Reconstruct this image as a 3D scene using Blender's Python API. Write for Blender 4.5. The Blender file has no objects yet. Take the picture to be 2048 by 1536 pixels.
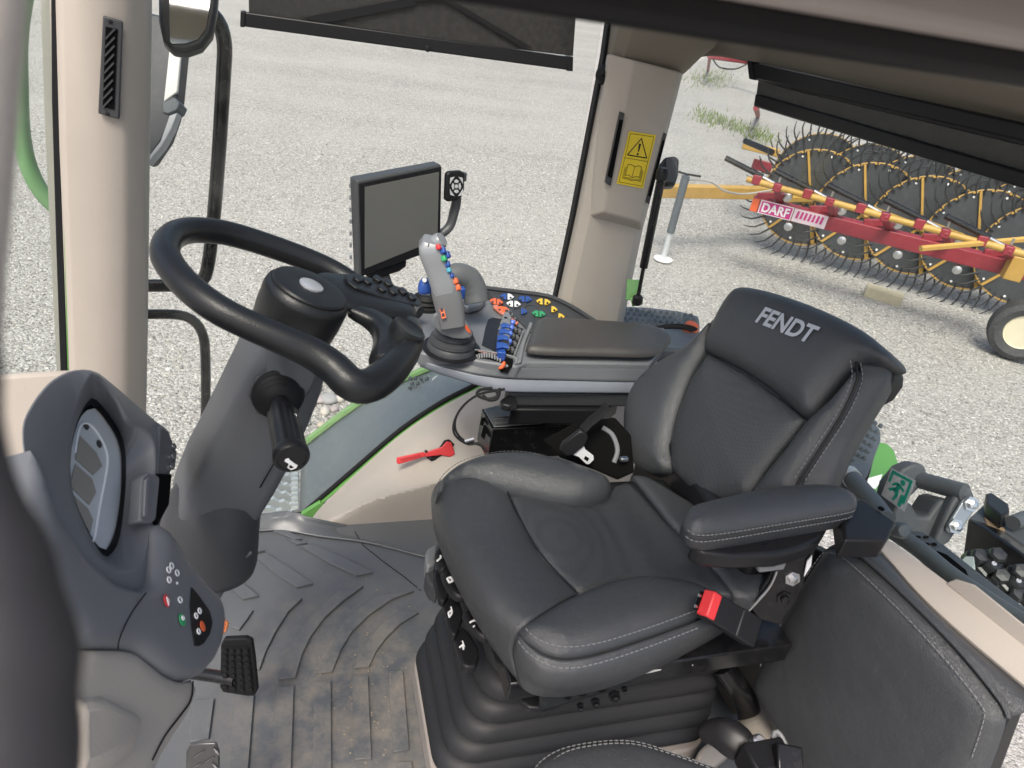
import bpy, bmesh, math, random
import numpy as np
from mathutils import Vector, Matrix
from mathutils.geometry import delaunay_2d_cdt
V = Vector
random.seed(7); RNG = np.random.default_rng(7)
scene = bpy.context.scene
COL = scene.collection

# ------------------------------------------------------------------ camera
FPX = 1420.0                                   # focal length in pixels of the 2048 px wide photograph
PITCH, ROLL, YAW = math.radians(31), math.radians(10), math.radians(20)
CAM = V((0, 0, 1.65))                          # cab floor is z = 0, x runs to the rear, y to the right side
_h = V((math.sin(YAW), math.cos(YAW), 0)); _up = V((0, 0, 1)); _r = _h.cross(_up)
FWD = _h * math.cos(PITCH) - _up * math.sin(PITCH); _u = _r.cross(FWD)
RX = _r * math.cos(ROLL) + _u * math.sin(ROLL); UY = _u * math.cos(ROLL) - _r * math.sin(ROLL)
cd = bpy.data.cameras.new('camera'); cam = bpy.data.objects.new('camera', cd); COL.objects.link(cam)
M = Matrix.Identity(4)
for i in range(3):
    M[i][0], M[i][1], M[i][2], M[i][3] = RX[i], UY[i], -FWD[i], CAM[i]
cam.matrix_world = M
cd.sensor_width = 36.0; cd.lens = 36.0 * FPX / 2048.0; cd.clip_start = 0.02; cd.clip_end = 2000
cd.dof.use_dof = True; cd.dof.focus_distance = 2.3; cd.dof.aperture_fstop = 8.0
scene.camera = cam

# ------------------------------------------------------------------ world, sun, exposure
SUN_EL, SUN_AZ = math.radians(58), math.radians(215)
world = bpy.data.worlds.new('World'); scene.world = world; world.use_nodes = True
wn = world.node_tree; bgn = wn.nodes['Background']
sky = wn.nodes.new('ShaderNodeTexSky'); sky.sky_type = 'NISHITA'; sky.sun_disc = False
sky.sun_elevation = SUN_EL; sky.sun_rotation = SUN_AZ; sky.dust_density = 5.0; sky.air_density = 1.0; sky.ozone_density = 0.6
wn.links.new(sky.outputs[0], bgn.inputs[0]); bgn.inputs[1].default_value = 0.115
sd = bpy.data.lights.new('sun', 'SUN'); sd.energy = 1.5; sd.angle = math.radians(20); sd.color = (1.0, 0.95, 0.88)
sun = bpy.data.objects.new('sun', sd); COL.objects.link(sun); sun.location = (0, 0, 20)
sdir = V((math.sin(SUN_AZ) * math.cos(SUN_EL), math.cos(SUN_AZ) * math.cos(SUN_EL), math.sin(SUN_EL)))
sun.rotation_euler = sdir.to_track_quat('Z', 'Y').to_euler()
scene.view_settings.view_transform = 'Standard'; scene.view_settings.look = 'None'
scene.view_settings.exposure = 1.08; scene.view_settings.gamma = 1.0
scene.render.engine = 'CYCLES'
scene.cycles.max_bounces = 10; scene.cycles.transparent_max_bounces = 16; scene.cycles.diffuse_bounces = 5

# ------------------------------------------------------------------ geometry helpers
def ray(px, py):
    return (FWD * FPX + RX * (px - 1024) - UY * (py - 768)).normalized()
def A(px, py, d=None, x=None, y=None, z=None):
    """world point seen at a photograph pixel, at a given real distance or on a given real plane"""
    D = ray(px, py)
    if x is not None: t = (x - CAM.x) / D.x
    elif y is not None: t = (y - CAM.y) / D.y
    elif z is not None: t = (z - CAM.z) / D.z
    else: t = d
    return CAM + D * t
class Plane:
    def __init__(s, o, U, Vv):
        s.o = V(o); s.U = V(U).normalized(); n = s.U.cross(V(Vv)).normalized(); s.N = n; s.V = n.cross(s.U)
    def px(s, x, y):
        D = ray(x, y); t = (s.o - CAM).dot(s.N) / D.dot(s.N); p = CAM + D * t - s.o
        return (p.dot(s.U), p.dot(s.V))
    def at(s, x, y, h=0.0):
        u, v = s.px(x, y); return s.to(u, v, h)
    def to(s, u, v, h=0.0):
        return s.o + s.U * u + s.V * v + s.N * h
def facing(o, U, Vv):
    """plane through o whose normal looks towards the side the camera is on"""
    p = Plane(o, U, Vv)
    if p.N.dot(CAM - p.o) < 0: p = Plane(o, Vv, U)
    return p
def tri(a, b, c):
    return facing(a, V(b) - V(a), V(c) - V(a))
def cat(pts, n, closed=False):
    """Catmull-Rom resample evenly by arc length"""
    P = [V(p) for p in pts]; m = len(P); out = []
    segs = m if closed else m - 1; K = 14
    for i in range(segs):
        if closed: a, b, c, d = P[i - 1], P[i], P[(i + 1) % m], P[(i + 2) % m]
        else: a, b, c, d = P[max(i - 1, 0)], P[i], P[i + 1], P[min(i + 2, m - 1)]
        for k in range(K):
            t = k / K
            out.append(0.5 * ((2 * b) + (c - a) * t + (2 * a - 5 * b + 4 * c - d) * t * t + (3 * b - a - 3 * c + d) * t ** 3))
    out.append(P[0].copy() if closed else P[-1].copy())
    L = [0.0]
    for i in range(1, len(out)): L.append(L[-1] + (out[i] - out[i - 1]).length)
    res = []; j = 0; tot = L[-1]; cnt = n if closed else n - 1
    for k in range(n):
        s = tot * k / cnt
        while j < len(L) - 2 and L[j + 1] < s: j += 1
        w = (s - L[j]) / max(L[j + 1] - L[j], 1e-9); res.append(out[j].lerp(out[j + 1], min(max(w, 0), 1)))
    return res
def lin(pts, n, closed=False):
    P = [V(p) for p in pts]
    if closed: P = P + [P[0]]
    L = [0.0]
    for i in range(1, len(P)): L.append(L[-1] + (P[i] - P[i - 1]).length)
    res = []; j = 0; cnt = n if closed else n - 1
    for k in range(n):
        s = L[-1] * k / cnt
        while j < len(L) - 2 and L[j + 1] < s: j += 1
        w = (s - L[j]) / max(L[j + 1] - L[j], 1e-9); res.append(P[j].lerp(P[j + 1], min(max(w, 0), 1)))
    return res

WLOC = {}
def wl(o): return WLOC.get(o.name, V((0, 0, 0))) if o else V((0, 0, 0))
def thing(name, label, cat_, loc=(0, 0, 0), group=None):
    o = bpy.data.objects.new(name, None); COL.objects.link(o); o.location = loc; o.empty_display_size = 0.05
    o['label'] = label; o['category'] = cat_
    if group: o['group'] = group
    WLOC[o.name] = V(loc); return o
def tag(o, label=None, cat_=None, group=None, kind=None):
    if label: o['label'] = label
    if cat_: o['category'] = cat_
    if group: o['group'] = group
    if kind: o['kind'] = kind
    return o
class MB:
    """collects shapes for one mesh"""
    def __init__(s): s.v = []; s.f = []
    def add(s, vs, fs):
        n = len(s.v); s.v += [V(a) for a in vs]; s.f += [[i + n for i in f] for f in fs]; return s
    def box(s, c, size, U=(1, 0, 0), W=(0, 1, 0)):
        U = V(U).normalized(); N = U.cross(V(W)).normalized(); W = N.cross(U); c = V(c)
        a, b, e = size[0] / 2, size[1] / 2, size[2] / 2
        vs = [c + U * (a * i) + W * (b * j) + N * (e * k) for k in (-1, 1) for j in (-1, 1) for i in (-1, 1)]
        return s.add(vs, [(0, 2, 3, 1), (4, 5, 7, 6), (0, 1, 5, 4), (2, 6, 7, 3), (0, 4, 6, 2), (1, 3, 7, 5)])
    def prism(s, poly, vec):
        n = len(poly); P = [V(p) for p in poly]; vec = V(vec)
        fs = [list(range(n))[::-1], [i + n for i in range(n)]] + [(i, (i + 1) % n, (i + 1) % n + n, i + n) for i in range(n)]
        return s.add(P + [p + vec for p in P], fs)
    def loft(s, rings, closed=True, caps=True):
        n = len(rings[0]); m = len(rings); vs = [p for r in rings for p in r]; fs = []
        for i in range(m - 1):
            for j in range(n if closed else n - 1):
                a = i * n + j; b = i * n + (j + 1) % n; fs.append((a, b, b + n, a + n))
        if caps and closed:
            fs.append(list(range(n))[::-1]); fs.append([(m - 1) * n + j for j in range(n)])
        return s.add(vs, fs)
    def tube(s, pts, r, n=10, closed=False, smooth=None, flat=1.0, up=None):
        if smooth: 
            rr = r if isinstance(r, (list, tuple)) else None
            k = len(pts); pts = cat(pts, smooth, closed)
            if rr: r = [np.interp(i / (smooth - 1) * (k - 1), range(k), rr) for i in range(smooth)]
        P = [V(p) for p in pts]; m = len(P); rings = []; prev = None
        for i in range(m):
            if closed: t = (P[(i + 1) % m] - P[i - 1])
            else: t = P[min(i + 1, m - 1)] - P[max(i - 1, 0)]
            t.normalize()
            if prev is None:
                a = V(up) if up is not None else (V((0, 0, 1)) if abs(t.z) < .9 else V((1, 0, 0)))
            else: a = prev
            a = (a - t * a.dot(t)).normalized(); prev = a; b = t.cross(a)
            ri = r[i] if isinstance(r, (list, tuple)) else r
            rings.append([P[i] + a * (ri * math.cos(q)) * flat + b * (ri * math.sin(q)) for q in [2 * math.pi * k / n for k in range(n)]])
        if closed: rings.append(rings[0]); return s.loft(rings, True, False)
        return s.loft(rings)
    def lathe(s, prof, o, axis, n=24, caps=True):
        """prof: list of (radius, height along axis)"""
        ax = V(axis).normalized(); a = ax.orthogonal().normalized(); b = ax.cross(a); o = V(o)
        return s.loft([[o + ax * h + (a * math.cos(2 * math.pi * k / n) + b * math.sin(2 * math.pi * k / n)) * max(r, 1e-5) for k in range(n)] for r, h in prof], True, caps)
    def build(s, name, mat, parent=None, bevel=0, seg=2, sub=0, smooth=True, angle=38, solid=0, offset=-1):
        me = bpy.data.meshes.new(name)
        c = V((0, 0, 0))
        for p in s.v: c += p
        c /= max(len(s.v), 1)
        me.from_pydata([tuple(p - c) for p in s.v], [], s.f)
        bm = bmesh.new(); bm.from_mesh(me); bmesh.ops.remove_doubles(bm, verts=bm.verts, dist=1e-6)
        bmesh.ops.recalc_face_normals(bm, faces=bm.faces); bm.to_mesh(me); bm.free()
        if smooth:
            me.polygons.foreach_set('use_smooth', [True] * len(me.polygons)); me.set_sharp_from_angle(angle=math.radians(angle))
        o = bpy.data.objects.new(name, me); COL.objects.link(o); me.materials.append(mat)
        o.parent = parent; o.location = c - wl(parent); WLOC[o.name] = c
        if solid:
            md = o.modifiers.new('solid', 'SOLIDIFY'); md.thickness = solid; md.offset = offset
        if bevel:
            md = o.modifiers.new('bevel', 'BEVEL'); md.width = bevel; md.segments = seg; md.limit_method = 'ANGLE'; md.angle_limit = math.radians(35); md.harden_normals = False
        if sub:
            md = o.modifiers.new('sub', 'SUBSURF'); md.levels = sub; md.render_levels = sub
        return o
def slab(name, poly, vec, mat, parent=None, bevel=0.0, seg=2, **k):
    return MB().prism(poly, vec).build(name, mat, parent, bevel=bevel, seg=seg, **k)
def patch(name, rows, mat, parent=None, nu=24, nv=16, solid=0.004, smoothu=True, smoothv=True, **k):
    """open surface through a few polylines"""
    R = [(cat if smoothu else lin)(r, nu) for r in rows]
    cols = [(cat if smoothv else lin)([R[i][j] for i in range(len(R))], nv) for j in range(nu)]
    return MB().loft([[cols[j][i] for j in range(nu)] for i in range(nv)], False).build(name, mat, parent, solid=solid, **k)
def pdist(Q, B):
    """distance of points Q (n,2) to closed polyline B (m,2)"""
    A0 = B; B0 = np.roll(B, -1, 0); d = B0 - A0; L = (d * d).sum(1) + 1e-12
    t = np.clip(((Q[:, None] - A0[None]) * d[None]).sum(2) / L[None], 0, 1)
    return np.sqrt((((A0[None] + t[..., None] * d[None]) - Q[:, None]) ** 2).sum(2)).min(1)
def inside(Q, B):
    x, y = Q[:, 0:1], Q[:, 1:2]; x0, y0 = B[:, 0], B[:, 1]; x1, y1 = np.roll(x0, -1), np.roll(y0, -1)
    c = ((y0 > y) != (y1 > y)) & (x < (x1 - x0) * (y - y0) / (y1 - y0 + 1e-15) + x0)
    return c.sum(1) % 2 == 1
def pillow(name, poly, mapf, mat, parent=None, thick=.02, r=.02, crown=0.0, res=.02, depth=.01, round_=True, fn=None, smooth_n=None, bottom=False):
    """upholstered pad over an outline: rounded border, crowned middle, skirt"""
    P3 = [V((p[0], p[1], 0)) for p in poly]
    per = sum((P3[i] - P3[i - 1]).length for i in range(len(P3)))
    n = smooth_n or max(24, int(per / (res * .6)))
    B = np.array([(p.x, p.y) for p in (cat(P3, n, True) if round_ else lin(P3, n, True))])
    area = 0.5 * np.sum(B[:, 0] * np.roll(B[:, 1], -1) - np.roll(B[:, 0], -1) * B[:, 1])
    if area < 0: B = B[::-1].copy()
    tg = np.roll(B, -1, 0) - np.roll(B, 1, 0); tg /= np.linalg.norm(tg, axis=1)[:, None] + 1e-12; nr = np.stack([-tg[:, 1], tg[:, 0]], 1)
    pts = [B]
    for q in (.06, .18, .36, .62, 1.0):
        R_ = B + nr * (q * r); ok = inside(R_, B) & (pdist(R_, B) > q * r * .97); pts.append(R_[ok])
    lo, hi = B.min(0), B.max(0)
    gx, gy = np.meshgrid(np.arange(lo[0], hi[0], res), np.arange(lo[1], hi[1], res)); G = np.stack([gx.ravel(), gy.ravel()], 1)
    G[:, 0] += 0.5 * res * (np.round((G[:, 1] - lo[1]) / res) % 2)
    G = G[inside(G, B)]; G = G[pdist(G, B) > r + res * .45] if len(G) else G
    pts.append(G)
    Q = np.concatenate([p for p in pts if len(p)])
    nb = len(B)
    vs, es, fs, *_ = delaunay_2d_cdt([V((float(a), float(b))) for a, b in Q], [(i, (i + 1) % nb) for i in range(nb)], [], 1, 1e-7)
    Qo = np.array([(a.x, a.y) for a in vs]); D = pdist(Qo, B); Rm = max(D.max(), 1e-6)
    H = thick * np.sqrt(np.clip(1 - (1 - np.clip(D / r, 0, 1)) ** 2, 0, 1)) + crown * (1 - (1 - np.clip(D / Rm, 0, 1)) ** 2)
    verts = []
    for (u, v), h, d in zip(Qo, H, D):
        if fn: h += fn(u, v, d)
        verts.append(mapf(u, v, h))
    faces = [list(f) for f in fs]
    # skirt: follow boundary edges
    cnt = {}
    for f in faces:
        for i in range(len(f)):
            e = (f[i], f[(i + 1) % len(f)]); cnt[tuple(sorted(e))] = cnt.get(tuple(sorted(e)), []) + [e]
    be = [e[0] for e in cnt.values() if len(e) == 1]; low = {}
    for a, b in be:
        for k in (a, b):
            if k not in low: low[k] = len(verts); verts.append(mapf(Qo[k][0], Qo[k][1], -depth))
        faces.append([b, a, low[a], low[b]])
    if bottom:
        nxt = {a: b for a, b in be}; st = be[0][0]; loop = [st]; q = nxt[st]
        while q != st and len(loop) < len(be): loop.append(q); q = nxt[q]
        faces.append([low[k] for k in loop][::-1])
    return MB().add(verts, faces).build(name, mat, parent, angle=50)
def text(name, body, mat, parent, o, U, Vd, h, extrude=.0006, align='CENTER', shear=0.0, bold=0.0, width=None):
    cu = bpy.data.curves.new('tmp', 'FONT'); cu.body = body; cu.size = 1.0; cu.align_x = align; cu.align_y = 'CENTER'; cu.shear = shear; cu.extrude = 0.0; cu.offset = bold
    t = bpy.data.objects.new('tmp', cu); COL.objects.link(t); dg = bpy.context.evaluated_depsgraph_get(); dg.update()
    me = t.evaluated_get(dg).to_mesh(); vs = [v.co.copy() for v in me.vertices]; fs = [list(p.vertices) for p in me.polygons]
    t.evaluated_get(dg).to_mesh_clear(); bpy.data.objects.remove(t); bpy.data.curves.remove(cu)
    ys = [v.y for v in vs]; xs = [v.x for v in vs]; k = h / (max(ys) - min(ys)); cx = (max(xs) + min(xs)) / 2; cy = (max(ys) + min(ys)) / 2
    kx = width / (max(xs) - min(xs)) if width else k
    U = V(U).normalized(); N = U.cross(V(Vd)).normalized(); W = N.cross(U)
    pts = [V(o) + U * ((v.x - cx) * kx) + W * ((v.y - cy) * k) + N * extrude for v in vs]
    return MB().add(pts, fs).build(name, mat, parent, smooth=False)
def dash(mb, pts, r, seg=.006, gap=.004, lift=None):
    """row of stitches along a line"""
    L = sum((V(pts[i]) - V(pts[i - 1])).length for i in range(1, len(pts))); n = max(2, int(L / (seg + gap)))
    q = cat(pts, n * 3)
    for i in range(n - 1):
        a, b = q[i * 3], q[i * 3 + 2]; mb.tube([a, b], r, n=4)
    return mb

# ------------------------------------------------------------------ materials
def newmat(name):
    m = bpy.data.materials.new(name); m.use_nodes = True; nt = m.node_tree; b = nt.nodes['Principled BSDF']; return m, nt, b
def N_(nt, t, **k):
    n = nt.nodes.new(t)
    for a, b in k.items():
        if a.startswith('i_'): n.inputs[a[2:].replace('_', ' ')].default_value = b
        else: setattr(n, a, b)
    return n
def coords(nt):
    return N_(nt, 'ShaderNodeTexCoord').outputs['Object']
def plain(name, col, rough=.5, metal=0.0, grain=0.0, gscale=900, var=.08, spec=.5, coat=0.0, dust=0.0):
    m, nt, b = newmat(name); b.inputs['Roughness'].default_value = rough; b.inputs['Metallic'].default_value = metal
    b.inputs['Specular IOR Level'].default_value = spec; b.inputs['Coat Weight'].default_value = coat
    co = coords(nt)
    nz = N_(nt, 'ShaderNodeTexNoise', i_Scale=9.0, i_Detail=5.0, i_Roughness=.6); nt.links.new(co, nz.inputs['Vector'])
    mx = N_(nt, 'ShaderNodeMix', data_type='RGBA'); nt.links.new(nz.outputs['Fac'], mx.inputs['Factor'])
    mx.inputs['A'].default_value = (*[c * (1 - var) for c in col], 1); mx.inputs['B'].default_value = (*[min(c * (1 + var), 1) for c in col], 1)
    last = mx.outputs['Result']
    if dust:
        n2 = N_(nt, 'ShaderNodeTexNoise', i_Scale=35.0, i_Detail=8.0, i_Roughness=.7); nt.links.new(co, n2.inputs['Vector'])
        rp = N_(nt, 'ShaderNodeMapRange'); rp.inputs['From Min'].default_value = .5; rp.inputs['From Max'].default_value = .75; rp.inputs['To Max'].default_value = dust
        nt.links.new(n2.outputs['Fac'], rp.inputs['Value'])
        m2 = N_(nt, 'ShaderNodeMix', data_type='RGBA'); nt.links.new(rp.outputs[0], m2.inputs['Factor']); nt.links.new(last, m2.inputs['A']); m2.inputs['B'].default_value = (.32, .29, .25, 1); last = m2.outputs['Result']
    nt.links.new(last, b.inputs['Base Color'])
    rr = N_(nt, 'ShaderNodeMapRange'); rr.inputs['To Min'].default_value = max(rough - .08, .02); rr.inputs['To Max'].default_value = min(rough + .1, 1)
    nt.links.new(nz.outputs['Fac'], rr.inputs['Value']); nt.links.new(rr.outputs[0], b.inputs['Roughness'])
    if grain:
        g = N_(nt, 'ShaderNodeTexNoise', i_Scale=float(gscale), i_Detail=2.0); nt.links.new(co, g.inputs['Vector'])
        bp = N_(nt, 'ShaderNodeBump', i_Strength=grain, i_Distance=.0006); nt.links.new(g.outputs['Fac'], bp.inputs['Height']); nt.links.new(bp.outputs[0], b.inputs['Normal'])
    return m
def leather(name, col, scale=420, strength=.55, perf=False, rough=.42, wrinkle=.35):
    m, nt, b = newmat(name); co = coords(nt)
    nz = N_(nt, 'ShaderNodeTexNoise', i_Scale=6.0, i_Detail=6.0); nt.links.new(co, nz.inputs['Vector'])
    mx = N_(nt, 'ShaderNodeMix', data_type='RGBA'); nt.links.new(nz.outputs['Fac'], mx.inputs['Factor'])
    mx.inputs['A'].default_value = (*[c * .88 for c in col], 1); mx.inputs['B'].default_value = (*[c * 1.14 for c in col], 1)
    vo = N_(nt, 'ShaderNodeTexVoronoi', feature='DISTANCE_TO_EDGE', i_Scale=float(scale)); nt.links.new(co, vo.inputs['Vector'])
    mr = N_(nt, 'ShaderNodeMapRange'); mr.inputs['From Max'].default_value = .25; nt.links.new(vo.outputs['Distance'], mr.inputs['Value'])
    w = N_(nt, 'ShaderNodeTexNoise', i_Scale=28.0, i_Detail=4.0); nt.links.new(co, w.inputs['Vector'])
    b1 = N_(nt, 'ShaderNodeBump', i_Strength=strength, i_Distance=.0008); nt.links.new(mr.outputs[0], b1.inputs['Height'])
    b2 = N_(nt, 'ShaderNodeBump', i_Strength=wrinkle, i_Distance=.004); nt.links.new(w.outputs['Fac'], b2.inputs['Height']); nt.links.new(b1.outputs[0], b2.inputs['Normal'])
    b.inputs['Specular IOR Level'].default_value = .6
    colout = mx.outputs['Result']
    if perf:
        v2 = N_(nt, 'ShaderNodeTexVoronoi', i_Scale=230.0, i_Randomness=0.0); nt.links.new(co, v2.inputs['Vector'])
        st = N_(nt, 'ShaderNodeMapRange'); st.inputs['From Min'].default_value = .22; st.inputs['From Max'].default_value = .34; nt.links.new(v2.outputs['Distance'], st.inputs['Value'])
        mp = N_(nt, 'ShaderNodeMix', data_type='RGBA'); nt.links.new(st.outputs[0], mp.inputs['Factor']); mp.inputs['A'].default_value = (.008, .008, .009, 1); nt.links.new(colout, mp.inputs['B']); colout = mp.outputs['Result']
        b3 = N_(nt, 'ShaderNodeBump', i_Strength=.4, i_Distance=.0008); nt.links.new(st.outputs[0], b3.inputs['Height']); nt.links.new(b2.outputs[0], b3.inputs['Normal']); b2 = b3
    nt.links.new(colout, b.inputs['Base Color']); nt.links.new(b2.outputs[0], b.inputs['Normal'])
    rr = N_(nt, 'ShaderNodeMapRange'); rr.inputs['To Min'].default_value = rough - .08; rr.inputs['To Max'].default_value = rough + .12; nt.links.new(nz.outputs['Fac'], rr.inputs['Value']); nt.links.new(rr.outputs[0], b.inputs['Roughness'])
    return m
def glassy(name, tint, refl=.9):
    m, nt, b = newmat(name); nt.nodes.remove(b); out = nt.nodes['Material Output']
    tr = N_(nt, 'ShaderNodeBsdfTransparent'); tr.inputs[0].default_value = (*tint, 1)
    gl = N_(nt, 'ShaderNodeBsdfGlossy', i_Roughness=.01); fr = N_(nt, 'ShaderNodeFresnel', i_IOR=1.3)
    mu = N_(nt, 'ShaderNodeMath', operation='MULTIPLY'); mu.inputs[1].default_value = refl; nt.links.new(fr.outputs[0], mu.inputs[0])
    ms = N_(nt, 'ShaderNodeMixShader'); nt.links.new(mu.outputs[0], ms.inputs[0]); nt.links.new(tr.outputs[0], ms.inputs[1]); nt.links.new(gl.outputs[0], ms.inputs[2])
    df = N_(nt, 'ShaderNodeBsdfDiffuse'); df.inputs[0].default_value = (.75, .74, .7, 1); co = coords(nt)
    d1 = N_(nt, 'ShaderNodeTexNoise', i_Scale=2.2, i_Detail=7.0, i_Roughness=.7); nt.links.new(co, d1.inputs['Vector']); d2 = N_(nt, 'ShaderNodeMapRange'); d2.inputs['From Min'].default_value = .42; d2.inputs['From Max'].default_value = .8; d2.inputs['To Max'].default_value = .07; nt.links.new(d1.outputs['Fac'], d2.inputs['Value'])
    m3 = N_(nt, 'ShaderNodeMixShader'); nt.links.new(d2.outputs[0], m3.inputs[0]); nt.links.new(ms.outputs[0], m3.inputs[1]); nt.links.new(df.outputs[0], m3.inputs[2]); nt.links.new(m3.outputs[0], out.inputs[0])
    return m
BEIGE = plain('beige_trim', (.395, .355, .31), .5, grain=.8, gscale=300, spec=.35, var=.05)
LINER = plain('headliner', (.20, .175, .14), .9, grain=.6, gscale=700)
DASHG = plain('dash_grey', (.088, .093, .101), .42, grain=.35, gscale=600, spec=.45)
DASHG_LIT = plain('dash_grey_lit', (.150, .156, .165), .42, grain=.35, gscale=600, spec=.45)  # dash grey again, colour lightened for faces turned away from the light
DARKG = plain('dark_grey', (.045, .047, .051), .45, grain=.25, gscale=800, spec=.35)
MIDG = plain('mid_grey', (.17, .175, .185), .4, grain=.15)
TRIMB = plain('bluegrey_trim', (.17, .185, .215), .4, grain=.1)
SILV = plain('silver_plastic', (.27, .28, .295), .32, metal=.3)
BLKP = plain('black_plastic', (.012, .012, .0135), .36, grain=.2, spec=.28)
BLKR = plain('black_rubber', (.012, .012, .013), .55, grain=.3, spec=.2)
BLKM = plain('black_paint', (.007, .007, .008), .2, spec=.4, dust=.05)
RIMB = plain('wheel_rubber', (.010, .0105, .0115), .36, grain=.6, gscale=420, spec=.4)
STEEL = plain('steel', (.55, .55, .56), .3, metal=1.0)
CHROME = plain('chrome', (.6, .6, .6), .3, metal=1.0)
WHITE = plain('white_print', (.8, .8, .8), .5)
SILVT = plain('silver_print', (.55, .55, .56), .35, metal=.5)
LEATH = leather('leather', (.042, .0445, .048), scale=430, strength=.38, rough=.33, wrinkle=.45)
LEATHP = leather('leather_perforated', (.039, .0415, .045), scale=430, strength=.35, perf=True, rough=.36)
LEATHW = leather('worn_leather', (.05, .046, .043), scale=700, strength=.25)
STITCH = plain('stitch', (.15, .153, .157), .8)
RED = plain('red_plastic', (.62, .035, .04), .38)
ORANGE = plain('orange_plastic', (.75, .13, .04), .45)
BLUE = plain('blue_plastic', (.02, .07, .30), .38)
GREENB = plain('green_button', (.03, .32, .12), .45)
YELLB = plain('yellow_button', (.75, .48, .05), .5)
PGREEN = plain('pale_green_edge', (.24, .42, .16), .35)
TGREEN = plain('tractor_green', (.10, .27, .06), .35, coat=.3)
FENDP = plain('fender_plastic', (.085, .10, .115), .5, grain=.3, dust=.12)
YSTICK = plain('yellow_sticker', (.72, .53, .02), .4)
SCREEN = plain('screen', (.13, .13, .122), .16, spec=.5)
GLASS = glassy('window_glass', (.95, .97, .955), .3)
BLACKF = plain('void_black', (.005, .005, .005), .85, spec=.05)
LEATHI = leather('leather_smooth', (.040, .0425, .046), scale=420, strength=.45, rough=.38, wrinkle=.5)
# ================================================================== SETTING: ground
GZ = -1.15
def ground_mat():
    m, nt, b = newmat('gravel'); co = coords(nt); b.inputs['Roughness'].default_value = .95; b.inputs['Specular IOR Level'].default_value = .2
    def vor(s):
        v = N_(nt, 'ShaderNodeTexVoronoi', i_Scale=s); nt.links.new(co, v.inputs['Vector']); return v
    v1, v2 = vor(44.0), vor(95.0)
    big = N_(nt, 'ShaderNodeTexNoise', i_Scale=.3, i_Detail=6.0, i_Roughness=.6)
    mp = N_(nt, 'ShaderNodeMapping'); mp.inputs['Rotation'].default_value = (0, 0, .5); mp.inputs['Scale'].default_value = (.6, 1.7, 1); nt.links.new(co, mp.inputs['Vector']); nt.links.new(mp.outputs[0], big.inputs['Vector'])
    sel = N_(nt, 'ShaderNodeTexNoise', i_Scale=5.0, i_Detail=4.0); nt.links.new(co, sel.inputs['Vector'])
    def stones(v):
        s = N_(nt, 'ShaderNodeSeparateColor'); nt.links.new(v.outputs['Color'], s.inputs[0])
        r = N_(nt, 'ShaderNodeValToRGB'); r.color_ramp.interpolation = 'LINEAR'
        e = r.color_ramp.elements; e[0].position = 0; e[0].color = (.09, .087, .082, 1); e[1].position = 1; e[1].color = (.68, .665, .63, 1)
        for p, c in ((.22, (.25, .24, .222, 1)), (.5, (.385, .37, .342, 1)), (.78, (.49, .472, .44, 1))):
            q = e.new(p); q.color = c
        nt.links.new(s.outputs[0], r.inputs[0]); return r.outputs[0]
    m1 = N_(nt, 'ShaderNodeMix', data_type='RGBA'); nt.links.new(sel.outputs['Fac'], m1.inputs['Factor']); nt.links.new(stones(v1), m1.inputs['A']); nt.links.new(stones(v2), m1.inputs['B'])
    # dust between stones
    mr = N_(nt, 'ShaderNodeMapRange'); mr.inputs['From Min'].default_value = .36; mr.inputs['From Max'].default_value = .66; mr.inputs['To Max'].default_value = .55; nt.links.new(big.outputs['Fac'], mr.inputs['Value'])
    m2 = N_(nt, 'ShaderNodeMix', data_type='RGBA'); nt.links.new(mr.outputs[0], m2.inputs['Factor']); nt.links.new(m1.outputs['Result'], m2.inputs['A']); m2.inputs['B'].default_value = (.50, .482, .448, 1)
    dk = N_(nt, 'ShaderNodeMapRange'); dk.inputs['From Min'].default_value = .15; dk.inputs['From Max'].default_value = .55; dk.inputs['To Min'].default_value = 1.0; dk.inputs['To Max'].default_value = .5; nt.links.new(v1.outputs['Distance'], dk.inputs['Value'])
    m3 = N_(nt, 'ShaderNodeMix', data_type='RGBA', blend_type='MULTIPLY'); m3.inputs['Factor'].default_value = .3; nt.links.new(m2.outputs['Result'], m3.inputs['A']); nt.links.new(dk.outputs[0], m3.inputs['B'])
    nt.links.new(m3.outputs['Result'], b.inputs['Base Color'])
    inv = N_(nt, 'ShaderNodeMath', operation='SUBTRACT'); inv.inputs[0].default_value = 1; nt.links.new(v1.outputs['Distance'], inv.inputs[1])
    inv2 = N_(nt, 'ShaderNodeMath', operation='SUBTRACT'); inv2.inputs[0].default_value = 1; nt.links.new(v2.outputs['Distance'], inv2.inputs[1])
    b1 = N_(nt, 'ShaderNodeBump', i_Strength=.7, i_Distance=.02); nt.links.new(inv.outputs[0], b1.inputs['Height'])
    b2 = N_(nt, 'ShaderNodeBump', i_Strength=.6, i_Distance=.01); nt.links.new(inv2.outputs[0], b2.inputs['Height']); nt.links.new(b1.outputs[0], b2.inputs['Normal'])
    nt.links.new(b2.outputs[0], b.inputs['Normal']); return m
GRAVEL = ground_mat()
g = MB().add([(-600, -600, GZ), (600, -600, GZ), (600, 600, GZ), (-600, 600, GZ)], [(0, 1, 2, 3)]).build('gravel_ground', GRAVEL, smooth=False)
tag(g, kind='structure')
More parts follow.
